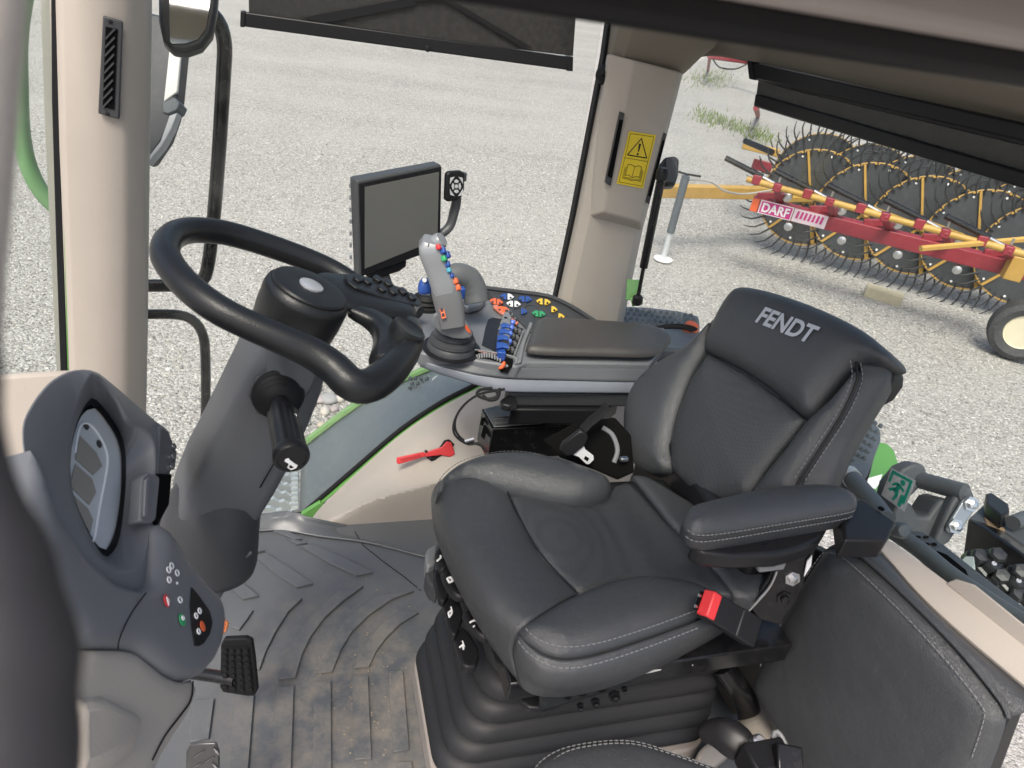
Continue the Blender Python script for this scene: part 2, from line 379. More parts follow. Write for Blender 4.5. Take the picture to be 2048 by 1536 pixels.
def stone_mat():
    m, nt, b = newmat('stone'); b.inputs['Roughness'].default_value = .85
    oi = N_(nt, 'ShaderNodeAttribute', attribute_name='tone'); r = N_(nt, 'ShaderNodeValToRGB'); e = r.color_ramp.elements
    e[0].color = (.15, .145, .135, 1); e[1].color = (.66, .64, .595, 1)
    for p, c in ((.3, (.30, .286, .26, 1)), (.55, (.41, .388, .348, 1)), (.8, (.47, .46, .44, 1))):
        q = e.new(p); q.color = c
    nt.links.new(oi.outputs['Fac'], r.inputs[0]); nt.links.new(r.outputs[0], b.inputs['Base Color']); return m
STONE = stone_mat()
def pebbles(name, xy, rad):
    bm = bmesh.new(); bmesh.ops.create_icosphere(bm, subdivisions=1, radius=1.0); bv = np.array([v.co[:] for v in bm.verts]); bf = np.array([[v.index for v in f.verts] for f in bm.faces]); bm.free()
    n = len(xy); nv = len(bv)
    sc = rad[:, None] * RNG.uniform(.65, 1.25, (n, 3)) * np.array([1, 1, .55]); ang = RNG.uniform(0, 6.28, n)
    P = bv[None] * sc[:, None] * RNG.uniform(.82, 1.12, (n, nv, 1)); c, s = np.cos(ang)[:, None], np.sin(ang)[:, None]
    X = P[..., 0] * c - P[..., 1] * s + xy[:, 0:1]; Y = P[..., 0] * s + P[..., 1] * c + xy[:, 1:2]; Z = P[..., 2] + GZ + sc[:, 2:3] * .35
    vs = np.stack([X, Y, Z], 2).reshape(-1, 3); fs = (bf[None] + (np.arange(n) * nv)[:, None, None]).reshape(-1, 3)
    me = bpy.data.meshes.new(name); me.vertices.add(len(vs)); me.vertices.foreach_set('co', vs.ravel()); me.loops.add(fs.size); me.loops.foreach_set('vertex_index', fs.ravel())
    me.polygons.add(len(fs)); me.polygons.foreach_set('loop_start', np.arange(0, fs.size, 3)); me.polygons.foreach_set('loop_total', np.full(len(fs), 3)); me.update()
    at = me.attributes.new('tone', 'FLOAT', 'POINT'); at.data.foreach_set('value', np.repeat(RNG.uniform(0, 1, n), nv).astype(np.float32))
    me.polygons.foreach_set('use_smooth', [True] * len(fs)); me.materials.append(STONE)
    o = bpy.data.objects.new(name, me); COL.objects.link(o); return o
n = 85000
xy = np.stack([RNG.uniform(-4.5, 10, n), 2.6 + 8.5 * RNG.uniform(0, 1, n) ** 1.3], 1)
tag(pebbles('gravel_stones', xy, RNG.uniform(.004, .011, n) * (1 + (RNG.uniform(0, 1, n) > .97) * .8)), 'loose grey and tan gravel stones covering the yard', 'gravel', kind='stuff')

# ================================================================== CAB SHELL
YG = 2.08; XR = 1.22
# ---- floor with its mat ribs
FLOOR = plain('floor_mat', (.083, .089, .097), .42, grain=.3, gscale=600)
def floor_mat():
    m, nt, b = newmat('floor_mat_dirty'); co = coords(nt); b.inputs['Specular IOR Level'].default_value = .45
    n1 = N_(nt, 'ShaderNodeTexNoise', i_Scale=3.0, i_Detail=3.0); nt.links.new(co, n1.inputs['Vector'])
    n2 = N_(nt, 'ShaderNodeTexNoise', i_Scale=11.0, i_Detail=10.0, i_Roughness=.75); nt.links.new(co, n2.inputs['Vector'])
    # trodden patch: an area by the door where boots leave dried mud
    mp = N_(nt, 'ShaderNodeMapping'); mp.inputs['Location'].default_value = DIRT_LOC; mp.inputs['Scale'].default_value = (2.3, 2.1, 1); nt.links.new(co, mp.inputs['Vector'])
    ln = N_(nt, 'ShaderNodeVectorMath', operation='LENGTH'); nt.links.new(mp.outputs[0], ln.inputs[0])
    ra = N_(nt, 'ShaderNodeMapRange'); ra.inputs['From Min'].default_value = .25; ra.inputs['From Max'].default_value = 1.0; ra.inputs['To Min'].default_value = 1; ra.inputs['To Max'].default_value = 0; nt.links.new(ln.outputs['Value'], ra.inputs['Value'])
    rb = N_(nt, 'ShaderNodeMapRange'); rb.inputs['From Min'].default_value = .40; rb.inputs['From Max'].default_value = .72; nt.links.new(n2.outputs['Fac'], rb.inputs['Value'])
    mu = N_(nt, 'ShaderNodeMath', operation='MULTIPLY'); nt.links.new(ra.outputs[0], mu.inputs[0]); nt.links.new(rb.outputs[0], mu.inputs[1])
    m0 = N_(nt, 'ShaderNodeMix', data_type='RGBA'); nt.links.new(n1.outputs['Fac'], m0.inputs['Factor']); m0.inputs['A'].default_value = (.082, .088, .094, 1); m0.inputs['B'].default_value = (.118, .124, .130, 1)
    m1 = N_(nt, 'ShaderNodeMix', data_type='RGBA'); m1.clamp_factor = True; nt.links.new(mu.outputs[0], m1.inputs['Factor']); nt.links.new(m0.outputs['Result'], m1.inputs['A']); m1.inputs['B'].default_value = (.27, .235, .185, 1)
    nt.links.new(m1.outputs['Result'], b.inputs['Base Color'])
    rr = N_(nt, 'ShaderNodeMapRange'); rr.inputs['To Min'].default_value = .3; rr.inputs['To Max'].default_value = .75; nt.links.new(mu.outputs[0], rr.inputs['Value']); nt.links.new(rr.outputs[0], b.inputs['Roughness'])
    g_ = N_(nt, 'ShaderNodeTexNoise', i_Scale=500.0); nt.links.new(co, g_.inputs['Vector']); bp = N_(nt, 'ShaderNodeBump', i_Strength=.3, i_Distance=.001); nt.links.new(g_.outputs['Fac'], bp.inputs['Height']); nt.links.new(bp.outputs[0], b.inputs['Normal'])
    return m
fp = [(-.75, .30, 0), (1.15, .30, 0), (1.15, 1.70, 0), (-.02, 1.77, 0), (-.75, 1.80, 0)]
fc = V((0, 0, 0))
dc = A(720, 1400, z=0)
DIRT_LOC = (-dc.x * 2.3, -dc.y * 2.1, 0)
FLOORD = floor_mat()
me = MB().prism([V(p) + V((0, 0, -.03)) for p in fp], (0, 0, .03))
me.v = [p for p in me.v]
floor = me.build('cab_floor', FLOORD, smooth=False); tag(floor, kind='structure')
# keep the floor texture in world coordinates
def worldify(o):
    c = o.location.copy(); o.data.transform(Matrix.Translation(c)); o.location = (0, 0, 0); WLOC[o.name] = V((0, 0, 0))
worldify(floor)
def cr(x, y): return (350 + x / 2.865, 1000 + y / 2.865)
RIBS = [
 [(100,1160),(225,1148),(195,1375),(85,1400)], [(352,1130),(455,1120),(415,1600),(300,1600)], [(582,1085),(682,1075),(662,1620),(552,1620)],
 [(798,1055),(893,1048),(896,1620),(790,1620)], [(1012,1018),(1105,1012),(1125,1490),(1030,1500)], [(1220,995),(1305,988),(1340,1440),(1250,1455)],
 [(730,573),(650,650),(580,760),(520,880),(485,980),(440,960),(470,800),(520,720),(580,640),(640,590)],
 [(1080,502),(960,590),(860,680),(780,790),(730,890),(690,1025),(592,1038),(610,970),(660,850),(740,720),(850,600),(940,530)],
 [(1370,530),(1240,580),(1110,670),(1010,770),(950,870),(900,995),(815,1005),(830,930),(880,830),(960,710),(1060,620),(1150,560)],
 [(1395,655),(1290,720),(1210,800),(1150,880),(1112,965),(1028,972),(1045,900),(1100,810),(1190,710),(1300,640)],
 [(450,640),(410,700),(370,752),(320,740),(350,690),(400,655)],
 [(712,272),(800,268),(960,335),(1135,425),(1040,442),(890,375)], [(448,325),(530,318),(660,400),(790,490),(700,510),(585,440)],
 [(250,450),(330,440),(480,560),(390,578)], [(563,190),(585,172),(660,195),(728,232),(680,238),(625,210)], [(635,228),(690,240),(758,255),(700,264)], [(448,314),(515,300),(500,290),(440,300)],
 [(1270,1515),(1355,1508),(1365,1620),(1275,1620)]]
for rb in RIBS:
    poly = [A(*cr(a, b), z=.0) for a, b in rb]; 
    o = slab('floor_rib', [p + V((0, 0, -.004)) for p in poly], (0, 0, .0135), FLOORD, floor, bevel=.0012); c = WLOC[o.name]; o.data.transform(Matrix.Translation(c)); o.location = (0, 0, 0)
# upturned mat border along the right side and hump by the door post
rows = [[A(480, 1068, z=0.004), A(560, 1062, z=0.004), A(640, 1075, z=.004), A(740, 1088, z=.004), A(860, 1118, z=.004), A(960, 1135, z=.004)],
        [A(480, 1052, y=1.79), A(560, 1040, y=1.76), A(635, 1052, y=1.735), A(740, 1070, y=1.735), A(870, 1095, y=1.735), A(960, 1105, y=1.735)],
        [A(480, 1040, y=1.80), A(575, 1024, y=1.79), A(628, 1036, y=1.745), A(740, 1058, y=1.745), A(880, 1082, y=1.745), A(960, 1095, y=1.745)]]
o = patch('mat_border', rows, FLOORD, floor, solid=.006)
# seam line across the mat
o = MB().tube([A(*cr(a, b), z=.001) for a, b in ((1030,180),(1080,262),(1190,350),(1300,430),(1410,520))], .0015, 5).build('mat_seam', BLKR, floor)
bits = MB()
for i in range(150):
    u = random.gauss(720, 90); w = random.gauss(1400, 110); p = A(u, w, z=.002); r_ = random.uniform(.0012, .0032)
    if w < 1560 and .05 < p.x < .5: bits.lathe([(0, -r_), (r_, 0), (0, r_ * .8)], p, (0, 0, 1), 5)
o = bits.build('crumbs', plain('crumb', (.35, .29, .21), .9), None); tag(o, 'dry soil crumbs scattered on the cab floor mat', 'dirt', kind='stuff')

# ---- front right pillar
def ringpx(pts, back):
    f_ = [A(a, b, y=c) for a, b, c in pts]; return f_ + [p + V(back) for p in reversed(f_)]
pil = thing('front_pillar', 'beige cab pillar with a slim black air vent, left of the steering wheel', 'pillar', A(220, 800, y=2.05))
MB().loft([ringpx([(106, -60, 2.06), (124, -60, 2.035), (180, -60, 2.025), (246, -60, 2.03), (268, -60, 2.045), (306, -60, 2.11)], (-.05, .09, 0)),
           ringpx([(116, 300, 2.06), (132, 300, 2.035), (190, 300, 2.025), (242, 300, 2.03), (260, 300, 2.045), (301, 300, 2.11)], (-.05, .09, 0)),
           ringpx([(132, 700, 2.06), (148, 700, 2.035), (195, 700, 2.025), (240, 700, 2.03), (258, 700, 2.045), (296, 700, 2.11)], (-.05, .09, 0)),
           ringpx([(142, 960, 2.06), (156, 960, 2.035), (200, 960, 2.025), (240, 960, 2.03), (258, 960, 2.045), (290, 960, 2.11)], (-.05, .09, 0))]).build('trim', BEIGE, pil, bevel=.004, angle=60)
ps = Plane(A(220, 130, y=2.021), A(240, 130, y=2.021) - A(200, 130, y=2.021), (0, 0, 1))
if ps.N.dot(CAM - ps.o) < 0: ps = Plane(ps.o, -ps.U, ps.V)
vt = slab('air_vent', [ps.at(*q) for q in ((207, 30), (247, 42), (240, 238), (197, 226))], ps.N * .008, DARKG, pil, bevel=.004, seg=3)
slab('recess', [ps.at(*q, .0085) for q in ((213, 52), (237, 58), (230, 218), (207, 212))], ps.N * .0015, BLACKF, vt)
for k in range(9):
    yy = 66 + k * 17; slab('slat', [ps.at(*q, .010) for q in ((213 - k*.7, yy + 8), (231 - k*.7, yy - 12), (233 - k*.7, yy - 8), (214 - k*.7, yy + 12))], ps.N * .004, DARKG, vt)
for q in ((222, 42), (216, 226)): MB().lathe([(.005, 0), (.005, .002), (.002, .003)], ps.at(*q, .008), ps.N, 10).build('screw', BLKP, vt)
o = slab('window_seal', [A(a, b, y=2.055) for a, b in ((101, -60), (117, -60), (121, 200), (128, 500), (141, 960), (128, 960), (112, 500), (103, 200))], (0, .03, 0), BLKR, pil, bevel=.003)
slab('glass_edge', [A(a, b, y=2.052) for a, b in ((117.5, -60), (120, -60), (124, 200), (131, 500), (143, 960), (141, 960), (128.6, 500), (121.4, 200))], (0, .02, 0), TGREEN, pil)

# ---- rear right pillar
rp = thing('rear_pillar', 'beige rear cab pillar carrying a yellow warning sticker', 'pillar', A(1180, 640, y=2.03))
def rr_(pts): return ringpx(pts, (.03, .10, 0))
MB().loft([rr_([(1213, 112, 2.06), (1222, 112, 2.02), (1244, 115, 1.99), (1350, 143, 1.99), (1362, 146, 2.01), (1366, 147, 2.05)]),
           rr_([(1151, 430, 2.06), (1160, 430, 2.02), (1180, 432, 1.99), (1274, 448, 1.99), (1283, 450, 2.01), (1287, 452, 2.05)]),
           rr_([(1104, 640, 2.06), (1112, 640, 2.02), (1132, 645, 1.99), (1230, 660, 1.99), (1239, 661, 2.01), (1243, 662, 2.05)]),
           rr_([(1085, 760, 2.06), (1093, 760, 2.02), (1112, 765, 1.99), (1205, 780, 1.99), (1214, 781, 2.01), (1218, 782, 2.05)])]).build('trim', BEIGE, rp, bevel=.003, angle=60)
b0 = [A(a, b, y=1.992) for a, b in ((1218, 108), (1366, 146), (1286, 462), (1179, 434))]
b1 = [A(a, b, y=1.955) for a, b in ((1268, 120), (1360, 143), (1281, 444), (1206, 424))]
MB().loft([[p + V((0, .02, 0)) for p in b0], b0, b1]).build('raised_cover', BEIGE, rp, bevel=.008, seg=4, angle=60)
capr = [rr_([(1213, 113, 2.06), (1226, 114, 2.02), (1246, 115, 1.985), (1350, 143, 1.985), (1362, 146, 2.01), (1368, 148, 2.05)]),
        rr_([(1217, 80, 2.06), (1230, 80, 2.0), (1258, 85, 1.97), (1352, 105, 1.96), (1385, 118, 1.98), (1405, 112, 2.05)]),
        rr_([(1222, 40, 2.06), (1240, 40, 1.97), (1270, 42, 1.92), (1380, 55, 1.90), (1440, 70, 1.92), (1480, 60, 2.05)])]
MB().loft(capr).build('upper_cover', LINER, rp, bevel=.004, angle=70)
slab('window_seal', [A(a, b, y=2.055) for a, b in ((1217, 40), (1224, 40), (1213, 113), (1152, 430), (1107, 640), (1090, 720), (1082, 720), (1101, 640), (1146, 430), (1207, 113))], (0, .03, 0), BLKR, rp, bevel=.002)
pf = facing(A(1290, 300, y=1.954), (1, 0, 0), (0, 0, 1))
st = slab('warning_sticker', [pf.at(*q, .0006) for q in ((1258, 262), (1312, 270), (1286, 377), (1233, 367))], pf.N * .0006, YSTICK, rp); st['label'] = 'yellow warning sticker with exclamation triangle above an open manual'
UL, UR, LR, LL = (V((*q, 0)) for q in ((1258, 262), (1312, 270), (1286, 377), (1233, 367)))
def sp(u, v, h=.0016):
    q = UL.lerp(UR, u).lerp(LL.lerp(LR, u), v); return pf.at(q.x, q.y, h)
def sline(pts, w=.0012, mb=None):
    mb = mb or MB()
    for i in range(len(pts) - 1): mb.tube([sp(*pts[i]), sp(*pts[i + 1])], w, 4)
    return mb
mb = MB(); sline([(.07, .04), (.93, .04), (.93, .96), (.07, .96), (.07, .04)], .0006, mb); sline([(.07, .5), (.93, .5)], .0006, mb)
sline([(.5, .1), (.86, .44), (.14, .44), (.5, .1)], .0016, mb); mb.prism([sp(.46, .2), sp(.54, .2), sp(.52, .35), sp(.48, .35)], pf.N * .0005); mb.lathe([(.0035, 0), (.0035, .0006)], sp(.5, .395), pf.N, 10)
for s_ in (-1, 1):
    sline([(.5, .63), (.5 + s_ * .16, .6), (.5 + s_ * .26, .62), (.5 + s_ * .26, .82), (.5 + s_ * .14, .80), (.5, .84), (.5, .63)], .0008, mb)
    for k in (1, 2): sline([(.5 + s_ * (.26 + .04 * k), .64 + .02 * k), (.5 + s_ * (.26 + .04 * k), .84 + .02 * k), (.5 + s_ * .1, .83 + .025 * k), (.5, .85 + .025 * k)], .0007, mb)
mb.build('symbols', BLKP, st)
for nm, q in (('vent_slot', ((1241, 224), (1250, 227), (1222, 372), (1211, 366))), ('vent_slot', ((1329, 266), (1334, 268), (1299, 410), (1292, 404)))):
    y_ = 1.952 if q[0][0] > 1300 else 1.945
    o = slab(nm, [A(a, b, y=y_) for a, b in q], (0, .012, 0), DARKG, rp, bevel=.002)
    c = [V((*k, 0)) for k in q]; m_ = (c[0] + c[1] + c[2] + c[3]) / 4
    slab('opening', [A(*( (k - m_) * .8 + m_).xy, y=y_ - .001) for k in c], (0, .004, 0), BLACKF, o)
MB().lathe([(.026, 0), (.027, .006), (.022, .014), (.012, .019), (.007, .02), (.007, .032), (.003, .033)], A(1210, 150, y=2.02), A(1196, 143, y=1.98) - A(1212, 150, y=2.02), 20).build('rubber_knob', BLKR, rp)

# ---- roof: header over the open door, headliner above the rear window, unseen rails and glass hatch sized for cab light
roof = thing('cab_roof', 'dark door header and pinkish beige roof edge across the top right corner', 'roof', (.3, .33, 1.64))
zh = 1.6285
MB().box((.45, .345, zh + .012), (2.3, .045, .024)).build('door_seal', BLKR, roof, bevel=.008, seg=3)
MB().box((.45, .30, zh + .032), (2.3, .05, .028)).build('header_trim', plain('header_mauve', (.30, .26, .24), .7, grain=.4), roof, bevel=.008, seg=3)
MB().box((.45, .25, zh + .055), (2.3, .05, .030)).build('door_frame', BLKP, roof, bevel=.005)
MB().lathe([(.012, 0), (.012, .004), (.004, .006)], (.42, .322, zh + .006), (0, -1, -.3), 12).build('screw', BLACKF, roof)
low = [A(a, b, x=XR) for a, b in ((1366, 150), (1376, 128), (1398, 112), (1440, 106), (1500, 116), (1700, 162), (2048, 248), (2350, 322))]
upp = [A(a, b, x=XR - .12) for a, b in ((1300, 30), (1340, 30), (1400, 30), (1460, 40), (1520, 50), (1700, 80), (2048, 150), (2350, 210))]
mid = [A(a, b, x=XR - .03) for a, b in ((1350, 110), (1366, 92), (1392, 80), (1440, 76), (1505, 86), (1700, 128), (2048, 208), (2350, 275))]
patch('headliner', [upp, mid, low], LINER, roof, nu=50, solid=.02)
for c, s in (((.93, 1.2, 1.80), (.62, 1.8, .04)), ((-.45, 1.2, 1.80), (.12, 1.8, .04)), ((.115, 2.02, 1.80), (1.01, .12, .04)), ((.115, .36, 1.80), (1.01, .12, .04))):
    MB().box(c, s).build('roof_rail', LINER, roof, bevel=.01)
MB().box((.115, 1.2, 1.83), (1.06, 1.65, .005)).build('unseen_roof_hatch', GLASS, roof, smooth=False)  # out of view, made large to let sky light onto the seat

# ---- near left post and grab handle (close to the lens, soft)
o = slab('door_post', [A(a, b, d=.2) for a, b in ((-260, -120), (66, -120), (50, 120), (34, 330), (14, 560), (6, 700), (4, 900), (-260, 900))], ray(0, 300) * .03, BEIGE, None, bevel=.008, seg=3)
tag(o, 'pinkish beige door post edge, blurred along the upper left border', 'post')
hnd = thing('grab_handle', 'thick dark grab handle, out of focus in the lower left corner', 'handle', A(0, 1536, d=.22))
gp = [(-55, 640, 24), (-52, 705, 44), (-66, 800, 50), (-70, 900, 62), (-66, 1000, 80), (-48, 1100, 106), (-40, 1200, 112), (-24, 1300, 128), (-28, 1420, 122), (-24, 1500, 126), (-34, 1600, 118), (-45, 1800, 112)]
MB().tube([A(a, b, d=.15) for a, b, c in gp], [c * .15 / FPX for a, b, c in gp], 20, smooth=40).build('grip', plain('grip_rubber', (.022, .02, .021), .6, grain=.3), hnd)
# ================================================================== WINDOWS, BLINDS, SIDE TRIM
def fabric(name):
    m, nt, b = newmat(name); co = coords(nt); out = nt.nodes['Material Output']; b.inputs['Roughness'].default_value = .9
    w1 = N_(nt, 'ShaderNodeTexWave', i_Scale=260.0, bands_direction='X'); w2 = N_(nt, 'ShaderNodeTexWave', i_Scale=260.0, bands_direction='Z'); 
    nz = N_(nt, 'ShaderNodeTexNoise', i_Scale=60.0, i_Detail=6.0)
    for w in (w1, w2, nz): nt.links.new(co, w.inputs['Vector'])
    mx = N_(nt, 'ShaderNodeMix', data_type='RGBA'); nt.links.new(nz.outputs['Fac'], mx.inputs['Factor']); mx.inputs['A'].default_value = (.010, .010, .010, 1); mx.inputs['B'].default_value = (.045, .042, .04, 1)
    nt.links.new(mx.outputs['Result'], b.inputs['Base Color'])
    tr = N_(nt, 'ShaderNodeBsdfTransparent'); ms = N_(nt, 'ShaderNodeMixShader'); mm = N_(nt, 'ShaderNodeMath', operation='MULTIPLY'); nt.links.new(w1.outputs['Fac'], mm.inputs[0]); nt.links.new(w2.outputs['Fac'], mm.inputs[1])
    m2 = N_(nt, 'ShaderNodeMath', operation='MULTIPLY'); m2.inputs[1].default_value = .3; nt.links.new(mm.outputs[0], m2.inputs[0])
    nt.links.new(m2.outputs[0], ms.inputs[0]); nt.links.new(b.outputs[0], ms.inputs[1]); nt.links.new(tr.outputs[0], ms.inputs[2]); nt.links.new(ms.outputs[0], out.inputs[0]); return m
FABRIC = fabric('blind_mesh')
def yq(pts, y): return [A(a, b, y=y) for a, b in pts]
def xq(pts, x): return [A(a, b, x=x) for a, b in pts]
# right side window
win = thing('side_window', 'large right side cab window between the two beige pillars', 'window', A(700, 900, y=YG))
slab('pane', yq([(285, -80), (1225, -80), (1106, 640), (1000, 735), (945, 772), (880, 806), (800, 860), (700, 945), (600, 1030), (296, 1050)], YG + .01), (0, .005, 0), GLASS, win, smooth=False)
MB().tube(yq([(505, 1034), (570, 1028), (600, 1028), (622, 1012), (700, 945), (800, 860), (880, 806), (945, 772), (1010, 738)], YG - .01), .0085, 8, smooth=60).build('window_seal', BLKR, win)
gm = MB(); P_ = cat(yq([(606, 1040), (640, 1010), (710, 950), (806, 868), (886, 814), (950, 780), (1015, 745)], YG - .03), 50)
Q_ = cat(yq([(604, 1028), (632, 1008), (705, 946), (801, 864), (881, 810), (946, 776), (1012, 742)], YG - .012), 50)
gm.loft([P_, Q_], False).build('green_frame', TGREEN, win, solid=.004)
slab('green_corner', yq([(602, 1030), (640, 1006), (652, 1012), (630, 1036), (606, 1040)], YG - .035), (0, .02, 0), TGREEN, win, bevel=.002)
# windscreen
ws = thing('windscreen', 'narrow strip of windscreen glass at the far left edge', 'window', A(60, 700, y=2.07))
slab('pane', yq([(-400, -80), (112, -80), (124, 300), (138, 900), (-400, 900)], 2.085), (0, .005, 0), glassy('windscreen_glass', (.93, .96, .94), .4), ws, smooth=False)
# rear window
rw = thing('rear_window', 'wide rear cab window behind the seat', 'window', A(1700, 900, x=XR + .05))
slab('pane', xq([(1366, 140), (1440, 100), (2350, 310), (2350, 1500), (1700, 1100), (1240, 660)], XR + .06), (.005, 0, 0), glassy('rear_glass', (.94, .965, .95), .08), rw, smooth=False)

# right roller blind
rb = thing('roller_blind', 'dark mesh roller blind pulled down over the right side window', 'blind', A(820, 90, y=1.99), 'roller blinds')
slab('fabric', yq([(496, -90), (1160, -90), (1146, 112), (498, 34)], 1.995), (0, .0012, 0), FABRIC, rb, smooth=False)
slab('bottom_bar', yq([(487, 24), (1143, 115), (1140, 141), (485, 53)], 1.985), (0, .018, 0), BLKP, rb, bevel=.003)
for a, b in (((485, 22), (488, 55)), ((1139, 113), (1144, 143))):
    slab('end_cap', yq([(a[0] - 4, a[1]), (b[0] + 3, a[1] + 1), (b[0] + 2, b[1]), (a[0] - 5, b[1] - 1)], 1.982), (0, .024, 0), BLKP, rb, bevel=.002)
for q in (((600, 36), (830, -6), (832, 10), (650, 46)), ((868, -10), (900, -2), (1066, 96), (1040, 92))):
    slab('strap', yq(q, 1.988), (0, .003, 0), BLKP, rb)
slab('strap', yq([(820, -30), (905, -30), (900, 0), (826, 4)], 1.9875), (0, .003, 0), BLKP, rb, bevel=.001)
MB().lathe([(.008, 0), (.008, .004), (.003, .006)], A(855, 97, y=1.985), (0, -1, 0), 12).build('pull_button', BLKP, rb)
# rear roller blind
r2 = thing('roller_blind', 'dark mesh roller blind hanging from its black cassette at the rear window', 'blind', A(1760, 230, x=XR - .05), 'roller blinds')
xb = XR - .06
slab('cassette', xq([(1495, 124), (2350, 314), (2350, 352), (1499, 156)], xb), (.03, 0, 0), BLKP, r2, bevel=.004)
for (a, b) in ((1497, 139),):
    slab('end_cap', xq([(1493, 121), (1503, 123), (1508, 160), (1497, 158)], xb - .004), (.04, 0, 0), BLKP, r2, bevel=.003)
slab('valance', xq([(1512, 150), (2350, 345), (2350, 365), (1516, 164)], xb + .005), (.012, 0, 0), BLKP, r2, bevel=.003)
slab('fabric', xq([(1517, 158), (2350, 350), (2350, 440), (1512, 196)], xb + .012), (.0012, 0, 0), FABRIC, r2, smooth=False)
slab('bottom_bar', xq([(1510, 187), (2350, 431), (2350, 470), (1506, 213)], xb), (.02, 0, 0), BLKP, r2, bevel=.004)
MB().tube(xq([(1520, 128), (2350, 318)], xb + .02), .0035, 6).build('gap_light_strip', STEEL, r2)  # bright strip added for the line of sky light along the cassette

# beige side trim under the right window
tr = thing('side_trim', 'beige moulded panel below the right window, beside the seat', 'trim panel', A(760, 1070, y=1.74))
yt = 1.745
topl = [A(618, 1046, y=1.80), A(642, 1014, y=1.97), A(700, 958, y=2.02), A(800, 870, y=2.035), A(880, 816, y=2.04), A(960, 775, y=2.04), A(1060, 735, y=2.04), A(1300, 700, y=2.04)]
midl = [A(620, 1050, y=1.775), A(652, 1022, y=1.86), A(716, 972, y=1.90), A(810, 905, y=1.91), A(890, 862, y=1.91), A(970, 830, y=1.91), A(1070, 800, y=1.91), A(1300, 790, y=1.91)]
fold = [A(628, 1056, y=1.75), A(664, 1034, y=1.765), A(740, 998, y=1.765), A(820, 976, y=1.765), A(900, 956, y=1.765), A(990, 940, y=1.765), A(1100, 930, y=1.765), A(1300, 930, y=1.765)]
fld2 = [A(634, 1057, y=yt), A(676, 1042, y=yt), A(745, 1012, y=yt), A(825, 990, y=yt), A(905, 970, y=yt), A(995, 955, y=yt), A(1105, 945, y=yt), A(1300, 945, y=yt)]
bott = [A(640, 1060, y=yt), A(680, 1062, y=yt), A(740, 1068, y=yt), A(830, 1084, y=yt), A(900, 1098, y=yt), A(990, 1112, y=yt), A(1100, 1130, y=yt), A(1300, 1150, y=yt)]
patch('panel', [topl, midl, fold, fld2, bott], BEIGE, tr, nu=90, nv=60, solid=.0)
# rounded post at the rear of the panel
MB().lathe([(.10, 0), (.10, .25), (.09, .30), (.06, .33), (.0, .335)], A(1010, 960, y=1.95), (0.1, 0, 1), 28).build('corner_post', BEIGE, tr)
# emergency hammer in its holder
pk = facing(A(850, 905, y=1.86), A(900, 900, y=1.86) - A(800, 915, y=1.86), (0, .55, .8))
eh = thing('emergency_hammer', 'red emergency window hammer clipped to the beige side panel', 'hammer', pk.at(850, 905))
HM = lambda pts, h: [pk.at(a, b, h) for a, b in pts]
slab('holder', HM([(853, 906), (878, 895), (888, 880), (898, 878), (908, 888), (910, 912), (898, 918), (862, 922), (852, 914)], .0), pk.N * .014, BLKP, eh, bevel=.003)
hh = slab('handle', HM([(793, 914), (846, 903), (850, 912), (796, 928), (792, 924)], .012), pk.N * .010, RED, eh, bevel=.003, seg=3)
slab('grip_groove', HM([(800, 917), (840, 908), (841, 912), (801, 922)], .0225), pk.N * .0012, plain('dark_red', (.42, .02, .025), .4), hh)
slab('head', HM([(847, 904), (882, 893), (892, 882), (901, 884), (908, 908), (898, 913), (880, 909), (850, 913)], .014), pk.N * .014, RED, eh, bevel=.003, seg=3)
for q in ((851, 902), (860, 916)): MB().lathe([(.005, 0), (.005, .02), (.002, .022)], pk.at(*q, .008), pk.N, 10).build('clip', BLKP, eh)

# ================================================================== OUTSIDE THE RIGHT WINDOW
rf = thing('right_fender', 'blue-grey plastic right fender with pale green edge, seen through lower window', 'fender', A(700, 930, y=2.25))
near = [A(598, 1040, y=2.14), A(700, 955, y=2.14), A(800, 870, y=2.14), A(945, 785, y=2.14), A(1060, 735, y=2.14)]
far = [A(603, 898, y=2.48), A(690, 832, y=2.48), A(765, 784, y=2.48), A(860, 742, y=2.48), A(960, 700, y=2.48)]
patch('skin', [far, [(a + b) / 2 + V((0, 0, .015)) for a, b in zip(far, near)], near], plain('scuffed_skylit_fender', (.15, .17, .19), .34, grain=.2, dust=.25), rf, solid=.012)  # scuffed plastic, base colour lightened to carry the sky reflection
patch('front_face', [[far[0], near[0]], [far[0] + V((-.01, .04, -.35)), near[0] + V((-.01, 0, -.35))]], FENDP, rf, nu=6, nv=6, solid=.01)
MB().tube([p + V((0, .012, .008)) for p in far], .017, 8, smooth=30).build('green_edge', PGREEN, rf)
pfd = tri(A(820, 760, y=2.44), A(900, 790, y=2.3), A(830, 800, y=2.36))
for i in range(6):
    for j in range(4):
        if i + j < 8: 
            p = A(820 + j * 11 + (i % 2) * 4, 757 + i * 9, y=2.40 - i * .012)
            MB().lathe([(.009, -.004), (.008, .004), (.004, .008), (.0, .009)], p, (0, -.35, 1), 8).build('grip_stud', FENDP, rf)
MB().lathe([(.035, 0), (.035, .012), (.026, .012), (.024, .002)], A(880, 768, y=2.36), (0, -.35, 1), 20).build('filler_cap', plain('pale', (.6, .6, .58), .5), rf)
